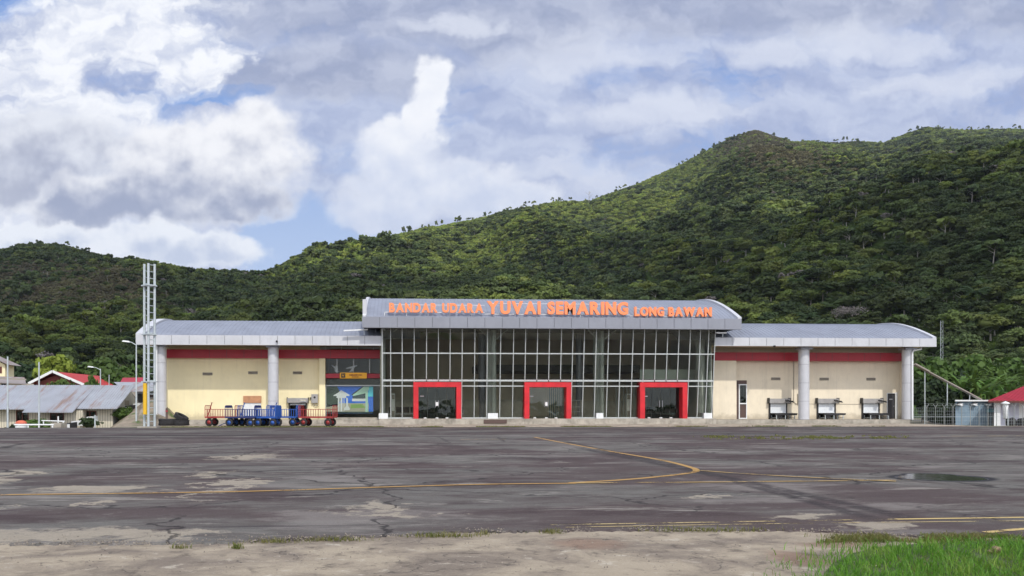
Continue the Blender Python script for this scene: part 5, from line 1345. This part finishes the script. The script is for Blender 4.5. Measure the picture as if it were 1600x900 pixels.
# ---------------------------------------------------------------- floodlight mast
Ym = 52.6
mast = thing('lattice_mast', 'tall galvanised three-legged ladder mast with yellow sleeve in front of the wing corner', 'mast', (PX(234, Ym), Ym, 0), world=True)
zt = PZ(419, Ym); legs = [(PX(226, Ym), Ym-.05), (PX(232.3, Ym-.35), Ym-.4), (PX(242, Ym), Ym-.05)]
for lx, ly in legs: MB().tube([(lx, ly, 0), (lx, ly, zt)], .085, 10).build('leg', M_galv, mast)
b = MB(); (ax, ay), (bx_, by_), (cx_, cy_) = legs; n = 24
for i in range(1, n+1): z = zt*i/(n+.2); b.tube([(bx_+.02, by_, z), (cx_, cy_, z)], .028, 6)
b.build('ladder_rungs', M_galv, mast)
b = MB()
for i in range(1, 26): z = zt*i/26; b.tube([(ax, ay, z), (bx_, by_, z-.15)], .018, 6)
b.build('bracing', M_galv, mast)
for py in (452, 526, 597.5):
    z = PZ(py, Ym); b = MB(); b.prism([(ax-.18, ay-.12), (bx_, by_-.2), (cx_+.18, cy_-.12), (cx_+.12, cy_+.2), (ax-.12, ay+.2)], z-.04, z+.04, 'Z'); b.build('flange_plate', M_galv, mast)
MB().tube([(PX(229.5, Ym), Ym-.35, PZ(647, Ym)), (PX(229.5, Ym), Ym-.35, PZ(600, Ym))], .14, 12).build('yellow_sleeve', M_yel, mast)
MB().box(ax-.3, cx_+.3, Ym-.6, Ym+.3, -.02, .12).build('concrete_foot', M_conc, mast)
# ---------------------------------------------------------------- street lamps and poles
def lamp_pole(lab, px, Y, pyt, arm, zb=None, r=.055, grp=None):
    zb = ground_h(PX(px, Y), Y)-.05 if zb is None else zb; x = PX(px, Y); z = PZ(pyt, Y)
    o = thing('street_lamp' if arm else 'pole', lab, 'street lamp' if arm else 'pole', (x, Y, float(zb)), world=True, group=grp)
    MB().tube([(x, Y, zb), (x, Y, z)], r*1.2, 10, r2=r*.8).build('shaft', M_galv, o)
    if arm:
        MB().tube([(x, Y, z-.1), (x+arm*.5, Y, z+.12), (x+arm, Y, z+.2)], .03, 6).build('arm', M_galv, o)
        b = MB(); b.hexa([(x+arm-.28,Y-.1,z+.16),(x+arm+.28,Y-.1,z+.10),(x+arm+.28,Y+.1,z+.10),(x+arm-.28,Y+.1,z+.16),(x+arm-.2,Y-.07,z+.26),(x+arm+.2,Y-.07,z+.22),(x+arm+.2,Y+.07,z+.22),(x+arm-.2,Y+.07,z+.26)]); b.build('lamp_head', M_white, o)
    return o
lamp_pole('slim street lamp with short arm just beside the lattice mast', 213, 58.5, 540, -.75)
lamp_pole('street lamp with long arm beside the red gable roof', 157, 74, 578, -.9, r=.06)
lamp_pole('plain grey pole in front of the rusty porch roof', 12, 55.5, 560, 0, r=.06)
lamp_pole('slightly leaning grey pole in front of the long zinc roof', 61, 56.5, 568, 0, r=.06)
lamp_pole('thin pole behind the zinc roof beside the arm lamp', 170.5, 76, 587, 0, r=.05)
lamp_pole('short galvanised stub post beside the brown window', 148.5, 55.5, 648, 0, r=.05)
# ---------------------------------------------------------------- long low house with zinc roof
H = thing('low_house', 'long low cream plank house under a rust-streaked zinc roof', 'house', (PX(90, 63), 63, -1.2), world=True)
Ye, Yr = 60.2, 64.2
def quadslab(b, p, th=.05): # four points, thickened downward
    b.hexa([(x,y,z-th) for x,y,z in p]+list(p))
zr = PZ(603, Yr); xr1 = PX(208.5, Yr); xl = PX(-170, Yr)
def roof_panel(px0, px1, pye):
    b = MB(); x0, x1 = PX(px0, Ye) , PX(px1, Ye); ze = PZ(pye, Ye)
    k = (PZ(pye, Ye)-zr)
    quadslab(b, [(x0, Ye, ze), (x1, Ye, ze), (x1, Yr, zr), (x0, Yr, zr)])
    n = int((x1-x0)/.2)
    for i in range(n): xx = x0+(x1-x0)*(i+.5)/n; b.bar((xx, Ye, ze+.012), (xx, Yr, zr+.012), .07, .03)
    return b
hr = roof_panel(-190, 42, 638.8).build('roof', M_rust, H)
x42, x120, x182 = PX(42, Ye), PX(120, Ye), PX(183, Ye)
b = MB(); ze2 = PZ(643.5, Ye-.75)
quadslab(b, [(PX(42.1, Ye), Ye-.75, ze2), (PX(119.9, Ye), Ye-.75, ze2), (x120, Yr, zr+.004), (x42+.003, Yr, zr+.004)])
n = 24
for i in range(n): xx = x42+(x120-x42)*(i+.5)/n; b.bar((xx, Ye-.75, ze2+.012), (xx, Yr, zr+.016), .07, .03)
b.build('roof', M_rust, H)
roof_panel(120.1, 183, 638).build('roof', M_rust, H)
ze = PZ(638, Ye)
b = MB(); quadslab(b, [(xl, Yr+.01, zr), (xr1-.6, Yr+.01, zr), (xr1-.6, Yr+4.4, ze), (xl, Yr+4.4, ze)]); b.build('roof', M_rust, H)
b = MB(); xw = PX(176, 61); Yw0, Yw1 = 61.0, 67.6
holes = [(PX(a, Yw0), PX(c, Yw0), PZ(q, Yw0), PZ(p, Yw0)) for a, c, p, q in ((25, 45, 641, 662), (78, 100, 645, 657), (130, 151, 641.5, 662))]
opening_wall(b, PX(-170, Yw0), xw, Yw0, -1.25, ze+.1, holes, .12); b.box(PX(-170, Yw0), xw, Yw1, Yw1+.1, -1.25, ze); b.build('wall', M_plank, H)
MB().box(PX(100.5, Yw0-.7), PX(129, Yw0-.7), Yw0-.7, Yw0-.003, -1.25, ze-.1).build('wall', M_plank, H)
MB().prism([(Yw0+.125, -1.25), (Yw0+.125, ze+.1), (Yr, zr-.15), (Yw1-.01, ze+.1), (Yw1-.01, -1.25)], xw-.12, xw-.003, 'X').build('gable_wall', mat('grey_white_render', (.5,.5,.48), .8, dirt=.5, dirtcol=(.25,.24,.22)), H)
MB().bar((xr1-.0, Ye-.05, ze-.02), (xr1, Yr, zr), .04, .16).bar((xr1, Yr, zr), (xr1, Yr+4.4, ze), .04, .16).build('barge_board', M_blackp, H) if False else None
M_dred = mat('dark_red_frame', (.12,.03,.02), .6)
for i, (x0, x1, z0, z1) in enumerate(holes):
    b = MB(); w = .07
    b.box(x0, x0+w, Yw0-.02, Yw0+.08, z0, z1); b.box(x1-w, x1, Yw0-.02, Yw0+.08, z0, z1); b.box(x0+w, x1-w, Yw0-.02, Yw0+.08, z1-w, z1); b.box(x0+w, x1-w, Yw0-.02, Yw0+.08, z0, z0+w)
    xm_ = (x0+x1)/2; b.box(xm_-.03, xm_+.03, Yw0-.02, Yw0+.08, z0+w, z1-w); wd = b.build('window', M_dred, H)
    MB().box(x0+w, xm_-.031, Yw0+.04, Yw0+.05, z0+w, z1-w).box(xm_+.031, x1-w, Yw0+.04, Yw0+.05, z0+w, z1-w).build('pane', M_glass_d, wd)
    MB().box(x0+w, x1-w, Yw0+.2, Yw0+.22, z0, z1).build('curtain', M_louv if i != 0 else M_dred, wd)
vx = xw; MB().box(vx-.002, vx+.02, 63.6, 64.6, PZ(633, 64), PZ(626, 64)).build('vent', M_louv, H)
# side porch behind: grey roof beside the mast
H2 = thing('annex_house', 'white annex with pale zinc roof just behind the lattice mast', 'house', (PX(225, 72), 72, -.5), world=True)
b = MB(); quadslab(b, [(PX(196, 68), 68, PZ(612, 68)), (PX(252, 68), 68, PZ(611, 68)), (PX(248, 74), 74, PZ(598, 74)), (PX(178, 74), 74, PZ(598, 74))]); b.build('roof', M_rust, H2)
b = MB(); b.box(PX(214, 69), PX(262, 69), 69, 73.8, -.6, PZ(613, 69)); b.build('wall', mat('white_render', (.6,.62,.62), .8, dirt=.4), H2)
MB().box(PX(215, 68.9), PX(224, 68.9), 68.9, 68.99, .2, PZ(616, 69)).build('door', M_ceil, H2)
for zz in (616, 624, 633): MB().box(PX(232, 68.9), PX(241, 68.9), 68.9, 68.99, PZ(zz+5, 69), PZ(zz, 69)).build('window', M_dkbrown, H2)
# red gable house
H3 = thing('gabled_house', 'dark red house with bright red gable roof and white barge boards', 'house', (PX(90, 110), 110, -1), world=True)
def gz(px, py, Y): return (PX(px, Y), Y, PZ(py, Y))
A1, A0, A2 = gz(82, 582, 108), gz(44.5, 600.5, 108), gz(131, 602, 108)
zb_ = A2[2]; A0 = (A0[0], 108, A0[2]); dY = 16
apx, apz = A1[0], A1[2]
b = MB(); quadslab(b, [A2, (A2[0], 108+dY, A2[2]), (apx, 108+dY, apz), A1]); b.build('roof', M_redroof, H3)
b = MB(); quadslab(b, [A0, A1, (apx, 108+dY, apz), (A0[0], 108+dY, A0[2])]); b.build('roof', M_redroof, H3)
b = MB(); b.bar((A0[0], 107.95, A0[2]), (apx, 107.95, apz), .06, .34); b.build('barge_board', M_white, H3); b = MB(); b.bar((apx, 107.95, apz), (A2[0], 107.95, A2[2]), .06, .34); b.build('barge_board', M_white, H3)
MB().prism([(A0[0]+.6, -1.2), (A2[0]-.6, -1.2), (A2[0]-.6, A2[2]+.1), (apx, apz-.5), (A0[0]+.6, A0[2]+.1)], 108.8, 123).build('wall', mat('maroon_boards', (.16,.035,.03), .8, var=.2), H3)
# far left two-storey house and rusty porch
H4 = thing('two_storey_house', 'cream two-storey house with dark gabled roof beyond the rusty porch', 'house', (PX(-20, 90), 90, -1), world=True)
MB().prism([(PX(-70, 90), -1.2), (PX(8, 90), -1.2), (PX(8, 90), PZ(572, 90)), (PX(-20, 90), PZ(560, 90)), (PX(-70, 90), PZ(575, 90))], 90, 92).build('wall', M_cream_y, H4)
b = MB(); quadslab(b, [gz(-22, 557, 89.5), gz(13, 572, 89.5), (gz(13, 572, 89.5)[0], 92.5, gz(13, 572, 89.5)[2]), (gz(-22, 557, 89.5)[0], 92.5, gz(-22, 557, 89.5)[2])]); b.build('roof', M_rust2, H4)
for a in (-6,): wd = MB().box(PX(-8, 90), PX(3, 90), 89.95, 89.99, PZ(585, 90), PZ(575, 90)).build('window', M_dred, H4)
H5 = thing('porch_house', 'small cream house with buckled rusty porch roof at the picture edge', 'house', (PX(10, 80), 80, -1), world=True)
b = MB(); quadslab(b, [gz(-50, 597, 78), gz(41, 601, 78), gz(38, 591, 82), gz(-50, 588, 82)]); b.build('roof', M_rust2, H5)
MB().box(PX(-50, 79), PX(34, 79), 79, 81.5, -1.2, PZ(600, 79)).build('wall', M_cream_w, H5)
b = MB(); b.bar(gz(-50, 590.5, 77.9), gz(41, 594.5, 77.9), .05, .16); b.build('fascia_board', M_louv, H5)
MB().box(PX(2, 78.9), PX(9, 78.9), 78.9, 78.99, PZ(606, 79), PZ(600.5, 79)).build('window', M_ceil, H5)
H6 = thing('distant_roof_house', 'low house with dull red roof showing behind the annex', 'house', (PX(205, 100), 100, 0), world=True)
b = MB(); quadslab(b, [gz(188, 598, 98), gz(224, 598, 98), gz(224, 591, 102), gz(192, 591.5, 102)]); b.build('roof', M_redroof2, H6); MB().box(PX(190, 99), PX(223, 99), 99, 101.5, 0, PZ(598, 99)).build('wall', M_louv, H6)
# ---------------------------------------------------------------- white pipe railing, planter, kerb stones on the ramp
Yb = 54.4
rl = thing('pipe_railing', 'low white pipe railing in front of the grass bank', 'railing', (PX(50, Yb), Yb, -.2), world=True)
b = MB(); b.tube([(PX(22, Yb), Yb, PZ(662.5, Yb)), (PX(84, Yb), Yb, PZ(662.8, Yb))], .055, 8); b.build('rail', M_white, rl)
for px in (30, 44, 61, 82): MB().tube([(PX(px, Yb), Yb, -.5), (PX(px, Yb), Yb, PZ(662.5, Yb))], .05, 8).build('post', M_white, rl)
rl2 = thing('pipe_railing', 'upper white pipe railing just under the brown windows', 'railing', (PX(80, 57), 57, -1.2), world=True)
MB().tube([(PX(65, 57), 57, PZ(656.4, 57)), (PX(101, 57), 57, PZ(657.6, 57))], .045, 8).build('rail', M_white, rl2)
for px in (68, 91, 99): MB().tube([(PX(px, 57), 57, -1.3), (PX(px, 57), 57, PZ(650 if px == 91 else 657, 57))], .05, 8).build('post', M_white, rl2)
rd = thing('barrel_cover', 'small domed orange-red cover behind the white railing', 'cover', (PX(33, 56), 56, -1.2), world=True)
MB().ball((PX(33, 56), 56, PZ(660.5, 56)), .40, .3, .22, 14, 8).build('dome', mat('orange_red_cover', (.55,.12,.06), .6), rd); MB().lathe((PX(33, 56), 56, 0), [(.36,-1.25),(.38,PZ(661.5, 56))], 14).build('drum', M_white, rd)
pb = MB(); pb.box(PX(84, 56.5), PX(100, 56.5), 56, 57, -1.3, PZ(660, 56.5)); o = pb.build('planter_box', M_conc, None); tag(o, 'grey concrete planter box beside the cream bay of the zinc-roofed house', 'planter')
for i in range(11):
    k = i/10; px = 98+k*118; Y = 58.2+k*6.5; py = 667.5-33*k; x0 = PX(px, Y); zt_ = PZ(py-3.5, Y)
    b = MB(); L = .48; b.hexa([(-L,-.11,-.35),(L,-.11,-.35),(L,.11,-.35),(-L,.11,-.35),(-L,-.08,.0),(L,-.08,.1),(L,.08,.1),(-L,.08,.0)])
    o = b.build('kerb_stone', M_white if i % 2 == 0 else M_blackp, None, origin=(0,0,0)); o.location = (x0, Y, zt_); o.rotation_euler = (0, 0, R(50))
    tag(o, ('white' if i % 2 == 0 else 'black')+' painted kerb stone on the sloping edge above the dirt bank', 'kerb stone', 'black and white kerb stones on the slope')
# ================================================================ RIGHT SIDE
# fence with forked tops
fn = thing('security_fence', 'wire fence on pale posts with forked tops beyond the terminal end', 'fence', (PX(1500, 62.5), 62.5, -.4), world=True)
M_post = mat('dull_zinc', (.30,.32,.31), .6, .2)
fx = [1448+13.65*i for i in range(20)]
for px in fx:
    Y = 62.6; x = PX(px, Y); z1 = PZ(636.6, Y)
    b = MB(); b.tube([(x, Y, -.6), (x, Y, z1)], .024, 8); b.tube([(x, Y, z1-.01), (x-.20, Y, z1+.30)], .017, 6); b.tube([(x, Y, z1-.01), (x+.20, Y, z1+.30)], .017, 6); b.build('post', M_post, fn)
b = MB(); x0, x1 = PX(1426, 62.6), PX(fx[-1], 62.6)
for k in range(7): z = -.3+k*.27; b.bar((x0, 62.64, z), (x1, 62.64, z), .007)
n = int((x1-x0)/.17)
for i in range(n): x = x0+(x1-x0)*i/n; b.bar((x, 62.65, -.45), (x, 62.65, PZ(637, 62.6)), .006)
b.bar((x0, 62.62, PZ(651, 62.6)), (x1, 62.62, PZ(651, 62.6)), .022); b.build('wire_mesh', M_galv, fn)
for s, dz in ((-.20, .30), (-.1, .15), (.1, .15), (.20, .30)): MB().tube([(PX(1448, 62.6)+s, 62.6, PZ(636.6, 62.6)+dz), (x1+s, 62.6, PZ(636.6, 62.6)+dz)], .006, 4).build('barbed_wire', M_galv, fn)
# blue-grey cabin
M_bluegrey = mat('blue_grey_panel', (.17,.25,.32), .55, var=.12, vscale=1.5, dirt=.3)
cb = thing('equipment_cabin', 'blue-grey cabin with white roof and three louvred hoods behind the fence', 'cabin', (PX(1522, 73), 73, -.5), world=True)
Yc = 72; x0, x1 = PX(1493, Yc), PX(1551.5, Yc)
MB().prism([(x0, Yc), (x1, Yc), (PX(1551.5, Yc+4), Yc+4), (PX(1494.5, Yc+4), Yc+4)], -.6, PZ(627, Yc), 'Z').build('wall', M_bluegrey, cb)
zr0, zr1_ = PZ(627, Yc), PZ(624.6, Yc); b = MB(); b.prism([(x0-.25, Yc-.3), (x1+.1, Yc-.3), (PX(1553, Yc+4.2), Yc+4.2), (PX(1491.5, Yc+4.2), Yc+4.2)], zr0+.003, zr1_, 'Z'); b.build('roof', M_white, cb)
for px in (1497.5, 1520.5, 1542.5):
    x = PX(px, Yc); z = PZ(632, Yc); b = MB(); b.ball((x+.05, Yc-.12, z+.06), .28, .16, .17, 12, 7); hd = b.build('vent_hood', M_blackp, cb)
    MB().hexa([(x-.3,Yc-.42,z-.02),(x+.12,Yc-.42,z-.16),(x+.12,Yc-.02,z-.16),(x-.3,Yc-.02,z-.02),(x-.3,Yc-.42,z+.06),(x+.12,Yc-.42,z+.10),(x+.12,Yc-.02,z+.10),(x-.3,Yc-.02,z+.06)]).build('flap', M_white, hd)
MB().box(PX(1541.5, Yc), PX(1551, Yc), Yc-.35, Yc-.01, PZ(644.5, Yc), PZ(638.5, Yc)).build('teal_box', mat('teal_paint', (.02,.17,.22), .5), cb)
MB().box(PX(1543, Yc), PX(1545.5, Yc), Yc-.04, Yc-.004, -.5, PZ(645, Yc)).box(PX(1549.5, Yc), PX(1550.5, Yc), Yc-.04, Yc-.004, -.5, PZ(645, Yc)).build('door', M_ceil, cb)
# white house with crimson roof
wh = thing('white_house', 'white house with crimson hipped roof at the picture edge beside the cabin', 'house', (PX(1600, 73), 73, -.5), world=True)
Yh = 70.5
MB().prism([(PX(1563.5, Yh+1), Yh+1), (PX(1592, Yh+1), Yh+1), (PX(1592, Yh+7), Yh+7), (PX(1565, Yh+7), Yh+7)], -.6, PZ(626, Yh), 'Z').build('wall', mat('lavender_white_render', (.50,.52,.62), .8, var=.05), wh)
MB().prism([(PX(1553, Yh), Yh), (PX(1563.4, Yh), Yh), (PX(1563.4, Yh+1.5), Yh+1.5), (PX(1554, Yh+1.5), Yh+1.5)], -.6, PZ(626.5, Yh), 'Z').build('corner_pier', M_white, wh)
MB().box(PX(1592.3, Yh+1), PX(1780, Yh+1), Yh+1.1, Yh+9, -.6, PZ(626, Yh)).build('wall', M_white, wh)
b = MB(); e0 = gz(1543.5, 626, Yh-.8); e1 = gz(1800, 626, Yh-.8); ap0 = gz(1602, 601.5, Yh+4.5); ap1 = (gz(1760, 601.5, Yh+4.5)[0], ap0[1], ap0[2]); bz = e0[2]
e2 = (e1[0], Yh+10, bz); e3 = (PX(1546, Yh+8), Yh+8, bz)
b.add([e0, e1, e2, e3, ap0, ap1], [(0,1,5,4), (1,2,5), (2,3,4,5), (3,0,4), (0,3,2,1)])
for i in range(40):
    xx = e0[0]+(e1[0]-e0[0])*(i+.5)/40; k = min(1, max(0, (xx-e0[0])/(ap0[0]-e0[0]))); k = min(k, 1)
    b.bar((xx, e0[1], bz+.02), (xx, e0[1]+(ap0[1]-e0[1])*k, bz+(ap0[2]-bz)*k+.02), .05, .03)
b.build('roof', M_redroof2, wh)
b = MB(); b.box(e0[0], e1[0], e0[1]-.05, e0[1]-.003, bz-.16, bz+.01); b.build('fascia_board', M_dred, wh)
# folded parasol, tyres by the house
um = thing('folded_parasol', 'folded white parasol standing by the lavender wall', 'parasol', (PX(1571, 68), 68, -.45))
MB().lathe((0,0,0), [(0,.75),(.10,.72),(.16,.8),(.20,1.5),(.24,2.0),(.18,2.1)], 12).build('canopy', M_white, um); MB().lathe((0,0,0), [(0,2.35),(.1,2.33),(.34,2.2),(.36,2.12),(.2,2.08)], 14).build('cap', M_white, um); MB().tube([(0,0,0),(0,0,2.4)], .035, 8).build('pole', M_galv, um); MB().lathe((0,0,0), [(0,.1),(.25,.08),(.28,0)], 12).build('base', M_conc, um)
tt = tyre('black tyre leaning at the lavender wall', PX(1580, 67.5), 67.5, -.05, Matrix.Rotation(R(75), 3, 'Y') @ Matrix.Rotation(R(10), 3, 'X'), .42, .3); tt['group'] = 'tyres by the white house'
tt = tyre('black tyre standing at the white wall, at the picture edge', PX(1598, 67.5), 67.5, -.05, Matrix.Rotation(R(82), 3, 'Y'), .42, .3); tt['group'] = 'tyres by the white house'
lamp_pole('bare thin pole in front of the lavender wall', 1575, 62.0, 640, 0, r=.035)
# lean-to roof / sloping gangway beside the terminal
sh = thing('sloping_gangway', 'narrow metal gangway roof sloping down from the terminal end behind the fence', 'gangway', (PX(1480, 76), 76, 0), world=True)
b = MB(); b.bar(gz(1428, 568, 74), gz(1532, 624, 78), .35, .10); b.build('roof', M_louv, sh)
b = MB(); b.bar(gz(1430, 567, 73.2), gz(1452, 579, 74), .14, .14); b.build('upper_beam', M_louv, sh)
for px, py, Y in ((1445, 578, 74.7), (1480, 597, 76), (1515, 616, 77.3)): MB().tube([(PX(px, Y), Y, -.5), (PX(px, Y), Y, PZ(py, Y))], .05, 8).build('post', M_galv, sh)
# thin guyed radio mast
rm = thing('radio_mast', 'very thin grey lattice radio mast standing in the trees beyond the terminal', 'mast', (PX(1471, 92), 92, -1), world=True)
xm_, Y_ = PX(1471, 92), 92; zt = PZ(498, 92)
b = MB(); 
for dx, dy in ((-.14,-.08), (.14,-.08), (0,.16)): b.tube([(xm_+dx, Y_+dy, -1), (xm_+dx, Y_+dy, zt)], .014, 5)
for i in range(34): z = 1+i*(zt-1)/34; s = 1 if i % 2 else -1; b.bar((xm_-.14*s, Y_-.08, z), (xm_+.14*s, Y_-.08, z+(zt-1)/34), .012)
b.build('lattice', M_galv, rm); MB().box(xm_-.35, xm_+.35, Y_-.2, Y_+.2, PZ(627, 92), PZ(625.6, 92)).build('platform', M_white, rm)
# low earth bank on the right before the fence is part of the ground; pale rubble edging
# ================================================================ TREES THAT STAND APART
def tree_thing(name, lab, cat, x, y, z, h, w, crown_me, trunk_me, rz, grp=None):
    o = thing(name, lab, cat, (x, y, z), rz, grp); o.scale = (w, w, h)
    for nm, me in (('trunk', trunk_me), ('crown', crown_me)):
        c = bpy.data.objects.new(nm, me); S.collection.objects.link(c); c.parent = o
    return o
def tme(seed, r0=.035, h=.6, limbs=3, m=M_bark, lean=.05):
    V, Q = trunk_geo(seed, r0, h, lean, 8, limbs); return np_mesh('trunk', V, Q, m)
def cme(seed, m, ncl=44, nleaf=46, leaf=.045, base=.2, w=1.0, clr=.34, core=True):
    parts = [(*crown_geo(seed, w, 1, ncl, nleaf, leaf, base=base, clr=clr), 0)]
    if core: parts.append((*blob_geo(seed, w, 1, base, .55), 0))
    V, Q, M = join_geo(parts); return np_mesh('crown', V, Q, m)
crA, crB, crC = cme(21, M_leaf_y), cme(22, M_leaf_g), cme(23, M_leaf_g, base=.1, w=1.2)
crD, crE = cme(24, M_leaf_d, base=.15, w=1.1), cme(25, M_leaf_d, base=.3)
trA, trB = tme(31), tme(32)
rr = random.Random(5)
def put_tree(lab, px, t, pytop, hgt, wid, cr, tr, nm='leafy_tree', cat='tree', grp=None):
    x, y = T2W(px, t); ztop = CAMZ+(HY-pytop)*t/F; z = ztop-hgt
    return tree_thing(nm, lab, cat, x, y, z, hgt, wid, cr, tr, rr.uniform(0, 6.28), grp)
put_tree('round yellow-green tree rising behind the red gable roof', 91, 128, 553, 9, 7.5, crA, trA)
put_tree('broad mid-green tree between the arm lamp and the lattice mast', 158, 132, 560, 9, 8.5, crB, trB)
put_tree('low bushy green tree beside the slim street lamp', 195, 122, 572, 7.5, 7, crC, trA)
put_tree('dark green tree behind the two-storey house', 38, 134, 566, 8, 8, crD, trB)
put_tree('small green tree in front of the red gable wall', 92, 84, 593.5, 4.5, 3.0, crC, trA, 'garden_tree')
put_tree('young green treetop poking over the zinc roof beside the arm lamp', 144, 76, 587, 4.5, 1.3, crB, trB, 'garden_tree')
put_tree('dark bushy tree left of the yellow-green one', 62, 140, 574, 7, 7, crE, trA)
put_tree('dark bushy tree just behind the terminal corner', 232, 140, 576, 8, 8, crD, trB)
put_tree('pale green bush behind the white railing', 52, 56, 655, 1.4, 2.2, crC, trA, 'bush', 'bush')
put_tree('dark low bush in the grass bank', 28, 56.3, 661.5, 1.1, 2.0, crD, trA, 'bush', 'bush')
put_tree('grey-green bush below the gable vent of the zinc-roofed house', 192, 60.5, 636, 1.6, 1.6, crC, trB, 'bush', 'bush')
put_tree('straggly bush at the kerb stones beside the brown window', 140, 57.6, 652, 1.2, 1.5, crD, trB, 'bush', 'bush')
for i, (px, t, top, h, w, c, lb) in enumerate([
    (1452, 96, 560, 8, 6, crB, 'mid-green tree beside the end column of the pale wing'), (1440, 88, 590, 6, 5, crE, 'dark tree directly beside the white downpipe'),
    (1480, 100, 575, 8, 6, crD, 'dark tree behind the radio mast foot'), (1520, 108, 556, 9, 7, crB, 'tall fresh green tree above the cabin'), (1462, 84, 618, 4.5, 4.5, crD, 'dark bush behind the forked fence posts'),
    (1487, 88, 606, 5, 5, crE, 'dark bushy tree left of the cabin roof'), (1545, 112, 575, 8, 7, crC, 'green tree above the junction of cabin and crimson roof'), (1590, 116, 560, 9, 8, crB, 'broad green tree behind the crimson roof'), (1640, 118, 570, 9, 8, crC, 'green tree beyond the crimson roof'), (1478, 79, 634, 3, 4, crD, 'low dark bush at the foot of the fence')]):
    put_tree(lb, px, t, top, h, w, c, trA if i % 2 else trB)
# banana plants
def banana_geo(seed, n=14):
    r = random.Random(seed); V = []; Q = []
    for f in range(n):
        a = r.uniform(0, 6.28); up = r.uniform(.9, 1.45); L = r.uniform(.45, .7); w = r.uniform(.026, .042); x = .02; z = .32; ang = up; seg = 7; o = len(V)
        for i in range(seg+1):
            ww = w*math.sin(math.pi*min(1, (i+.6)/(seg+.8)))+.004; ca, sa = math.cos(a), math.sin(a)
            for s in (-1, 0, 1): V.append((ca*x-sa*ww*s, sa*x+ca*ww*s, z-abs(s)*ww*.35))
            x += math.cos(ang)*L/seg; z += math.sin(ang)*L/seg; ang -= r.uniform(.12, .34)
        for i in range(seg):
            for s in (0, 1): Q.append((o+3*i+s, o+3*i+s+1, o+3*i+4+s, o+3*i+3+s))
    return np.array(V), np.array(Q)
M_banana = leaf_mat('banana_leaf', (.06,.13,.02), (.12,.21,.04), (.1,.2,.03), 0)
bms = [np_mesh('crown', *banana_geo(s), M_banana) for s in (1, 2, 3)]; btr = [np_mesh('trunk', *trunk_geo(s, .035, .42, .02, 8, 0), M_leaf_g) for s in (4, 5)]
for i in range(16):
    px = 1500+i*5.2+rr.uniform(-3, 3); t = rr.uniform(84, 98); x, y = T2W(px, t); h = rr.uniform(4.0, 5.6)
    o = tree_thing('banana_plant', 'banana plant with arching leaves in the clump above the cabin roof', 'banana plant', x, y, CAMZ+(HY-rr.uniform(566, 590))*t/F-h*.93, h, h, bms[i % 3], btr[i % 2], rr.uniform(0, 6.28), 'banana plants growing behind the cabin')
M_palm = leaf_mat('palm_frond', (.035,.065,.018), (.085,.13,.03), (.1,.15,.03), 0)
# palms in the plantation behind the terminal
pme = [np_mesh('crown', *palm_geo(s, 17, .46, .6, 8, .06), M_palm) for s in (11, 12, 13)]; ptr = [np_mesh('trunk', *trunk_geo(s, .022, .52, .03, 8, 0), M_bark) for s in (14, 15)]
for i in range(34):
    px = rr.choice([rr.uniform(1150, 1560), rr.uniform(1150, 1420), rr.uniform(560, 1100)]); t = rr.uniform(165, 225); x, y = T2W(px, t); h = rr.uniform(6, 8.5)
    z = float(hill_z(px, t))
    tree_thing('oil_palm', 'palm with arching fronds in the belt of palms behind the terminal roofs', 'palm', x, y, z, h, h, pme[i % 3], ptr[i % 2], rr.uniform(0, 6.28), 'palms at the foot of the hill')
# trees along the skyline
sk_c = [cme(s, M_leaf, nc, 14, .07, bs, w_, cl, False) for s, nc, bs, w_, cl in ((41, 9, .5, .9, .34), (42, 14, .3, .7, .36), (43, 7, .6, 1.1, .3), (44, 18, .15, .8, .4))]; sk_t = [tme(s, .022, .75, 4, M_bark, .12) for s in (45, 46)]
px = -60
while px < 1660:
    dens = 1.0 if not (1130 < px < 1225) else 3.5
    px += rr.choice((rr.uniform(2,6), rr.uniform(4,12), rr.uniform(8, 24)))*dens
    if 215 < px < 245: continue
    t = float(tridge(px))-rr.uniform(-4, 8); x, y = T2W(px, t); h = rr.choice((rr.uniform(5,8), rr.uniform(7,12)))*(1 if px > 420 else .75)
    tree_thing('ridge_tree', 'thin-trunked tree standing out on the skyline of the hills', 'tree', x, y, float(hill_z(px, t))-.6, h, h*rr.uniform(.4, .7), sk_c[rr.randrange(4)], sk_t[rr.randrange(2)], rr.uniform(0, 6.28), 'trees along the hill crest')
dt = thing('dead_tree', 'bare dead trunk rising above the skyline below the bright cloud', 'dead tree', (*T2W(920, 930), float(hill_z(920, 930))-1))
V, Q = trunk_geo(77, .018, 1, .04, 6, 9); c = bpy.data.objects.new('trunk', np_mesh('trunk', V, Q, M_barkp)); S.collection.objects.link(c); c.parent = dt; dt.scale = (19, 19, 19)
bt = put_tree('leafless grey tree above the pale wing roof', 1327, 190, 474, 9, 9, np_mesh('crown', *crown_geo(88, 1, 1, 40, 40, .012, base=.3, clr=.4), M_bare), trB, 'bare_tree', 'bare tree')
for ob in S.objects:
    if 'worldparts' in ob: del ob['worldparts']
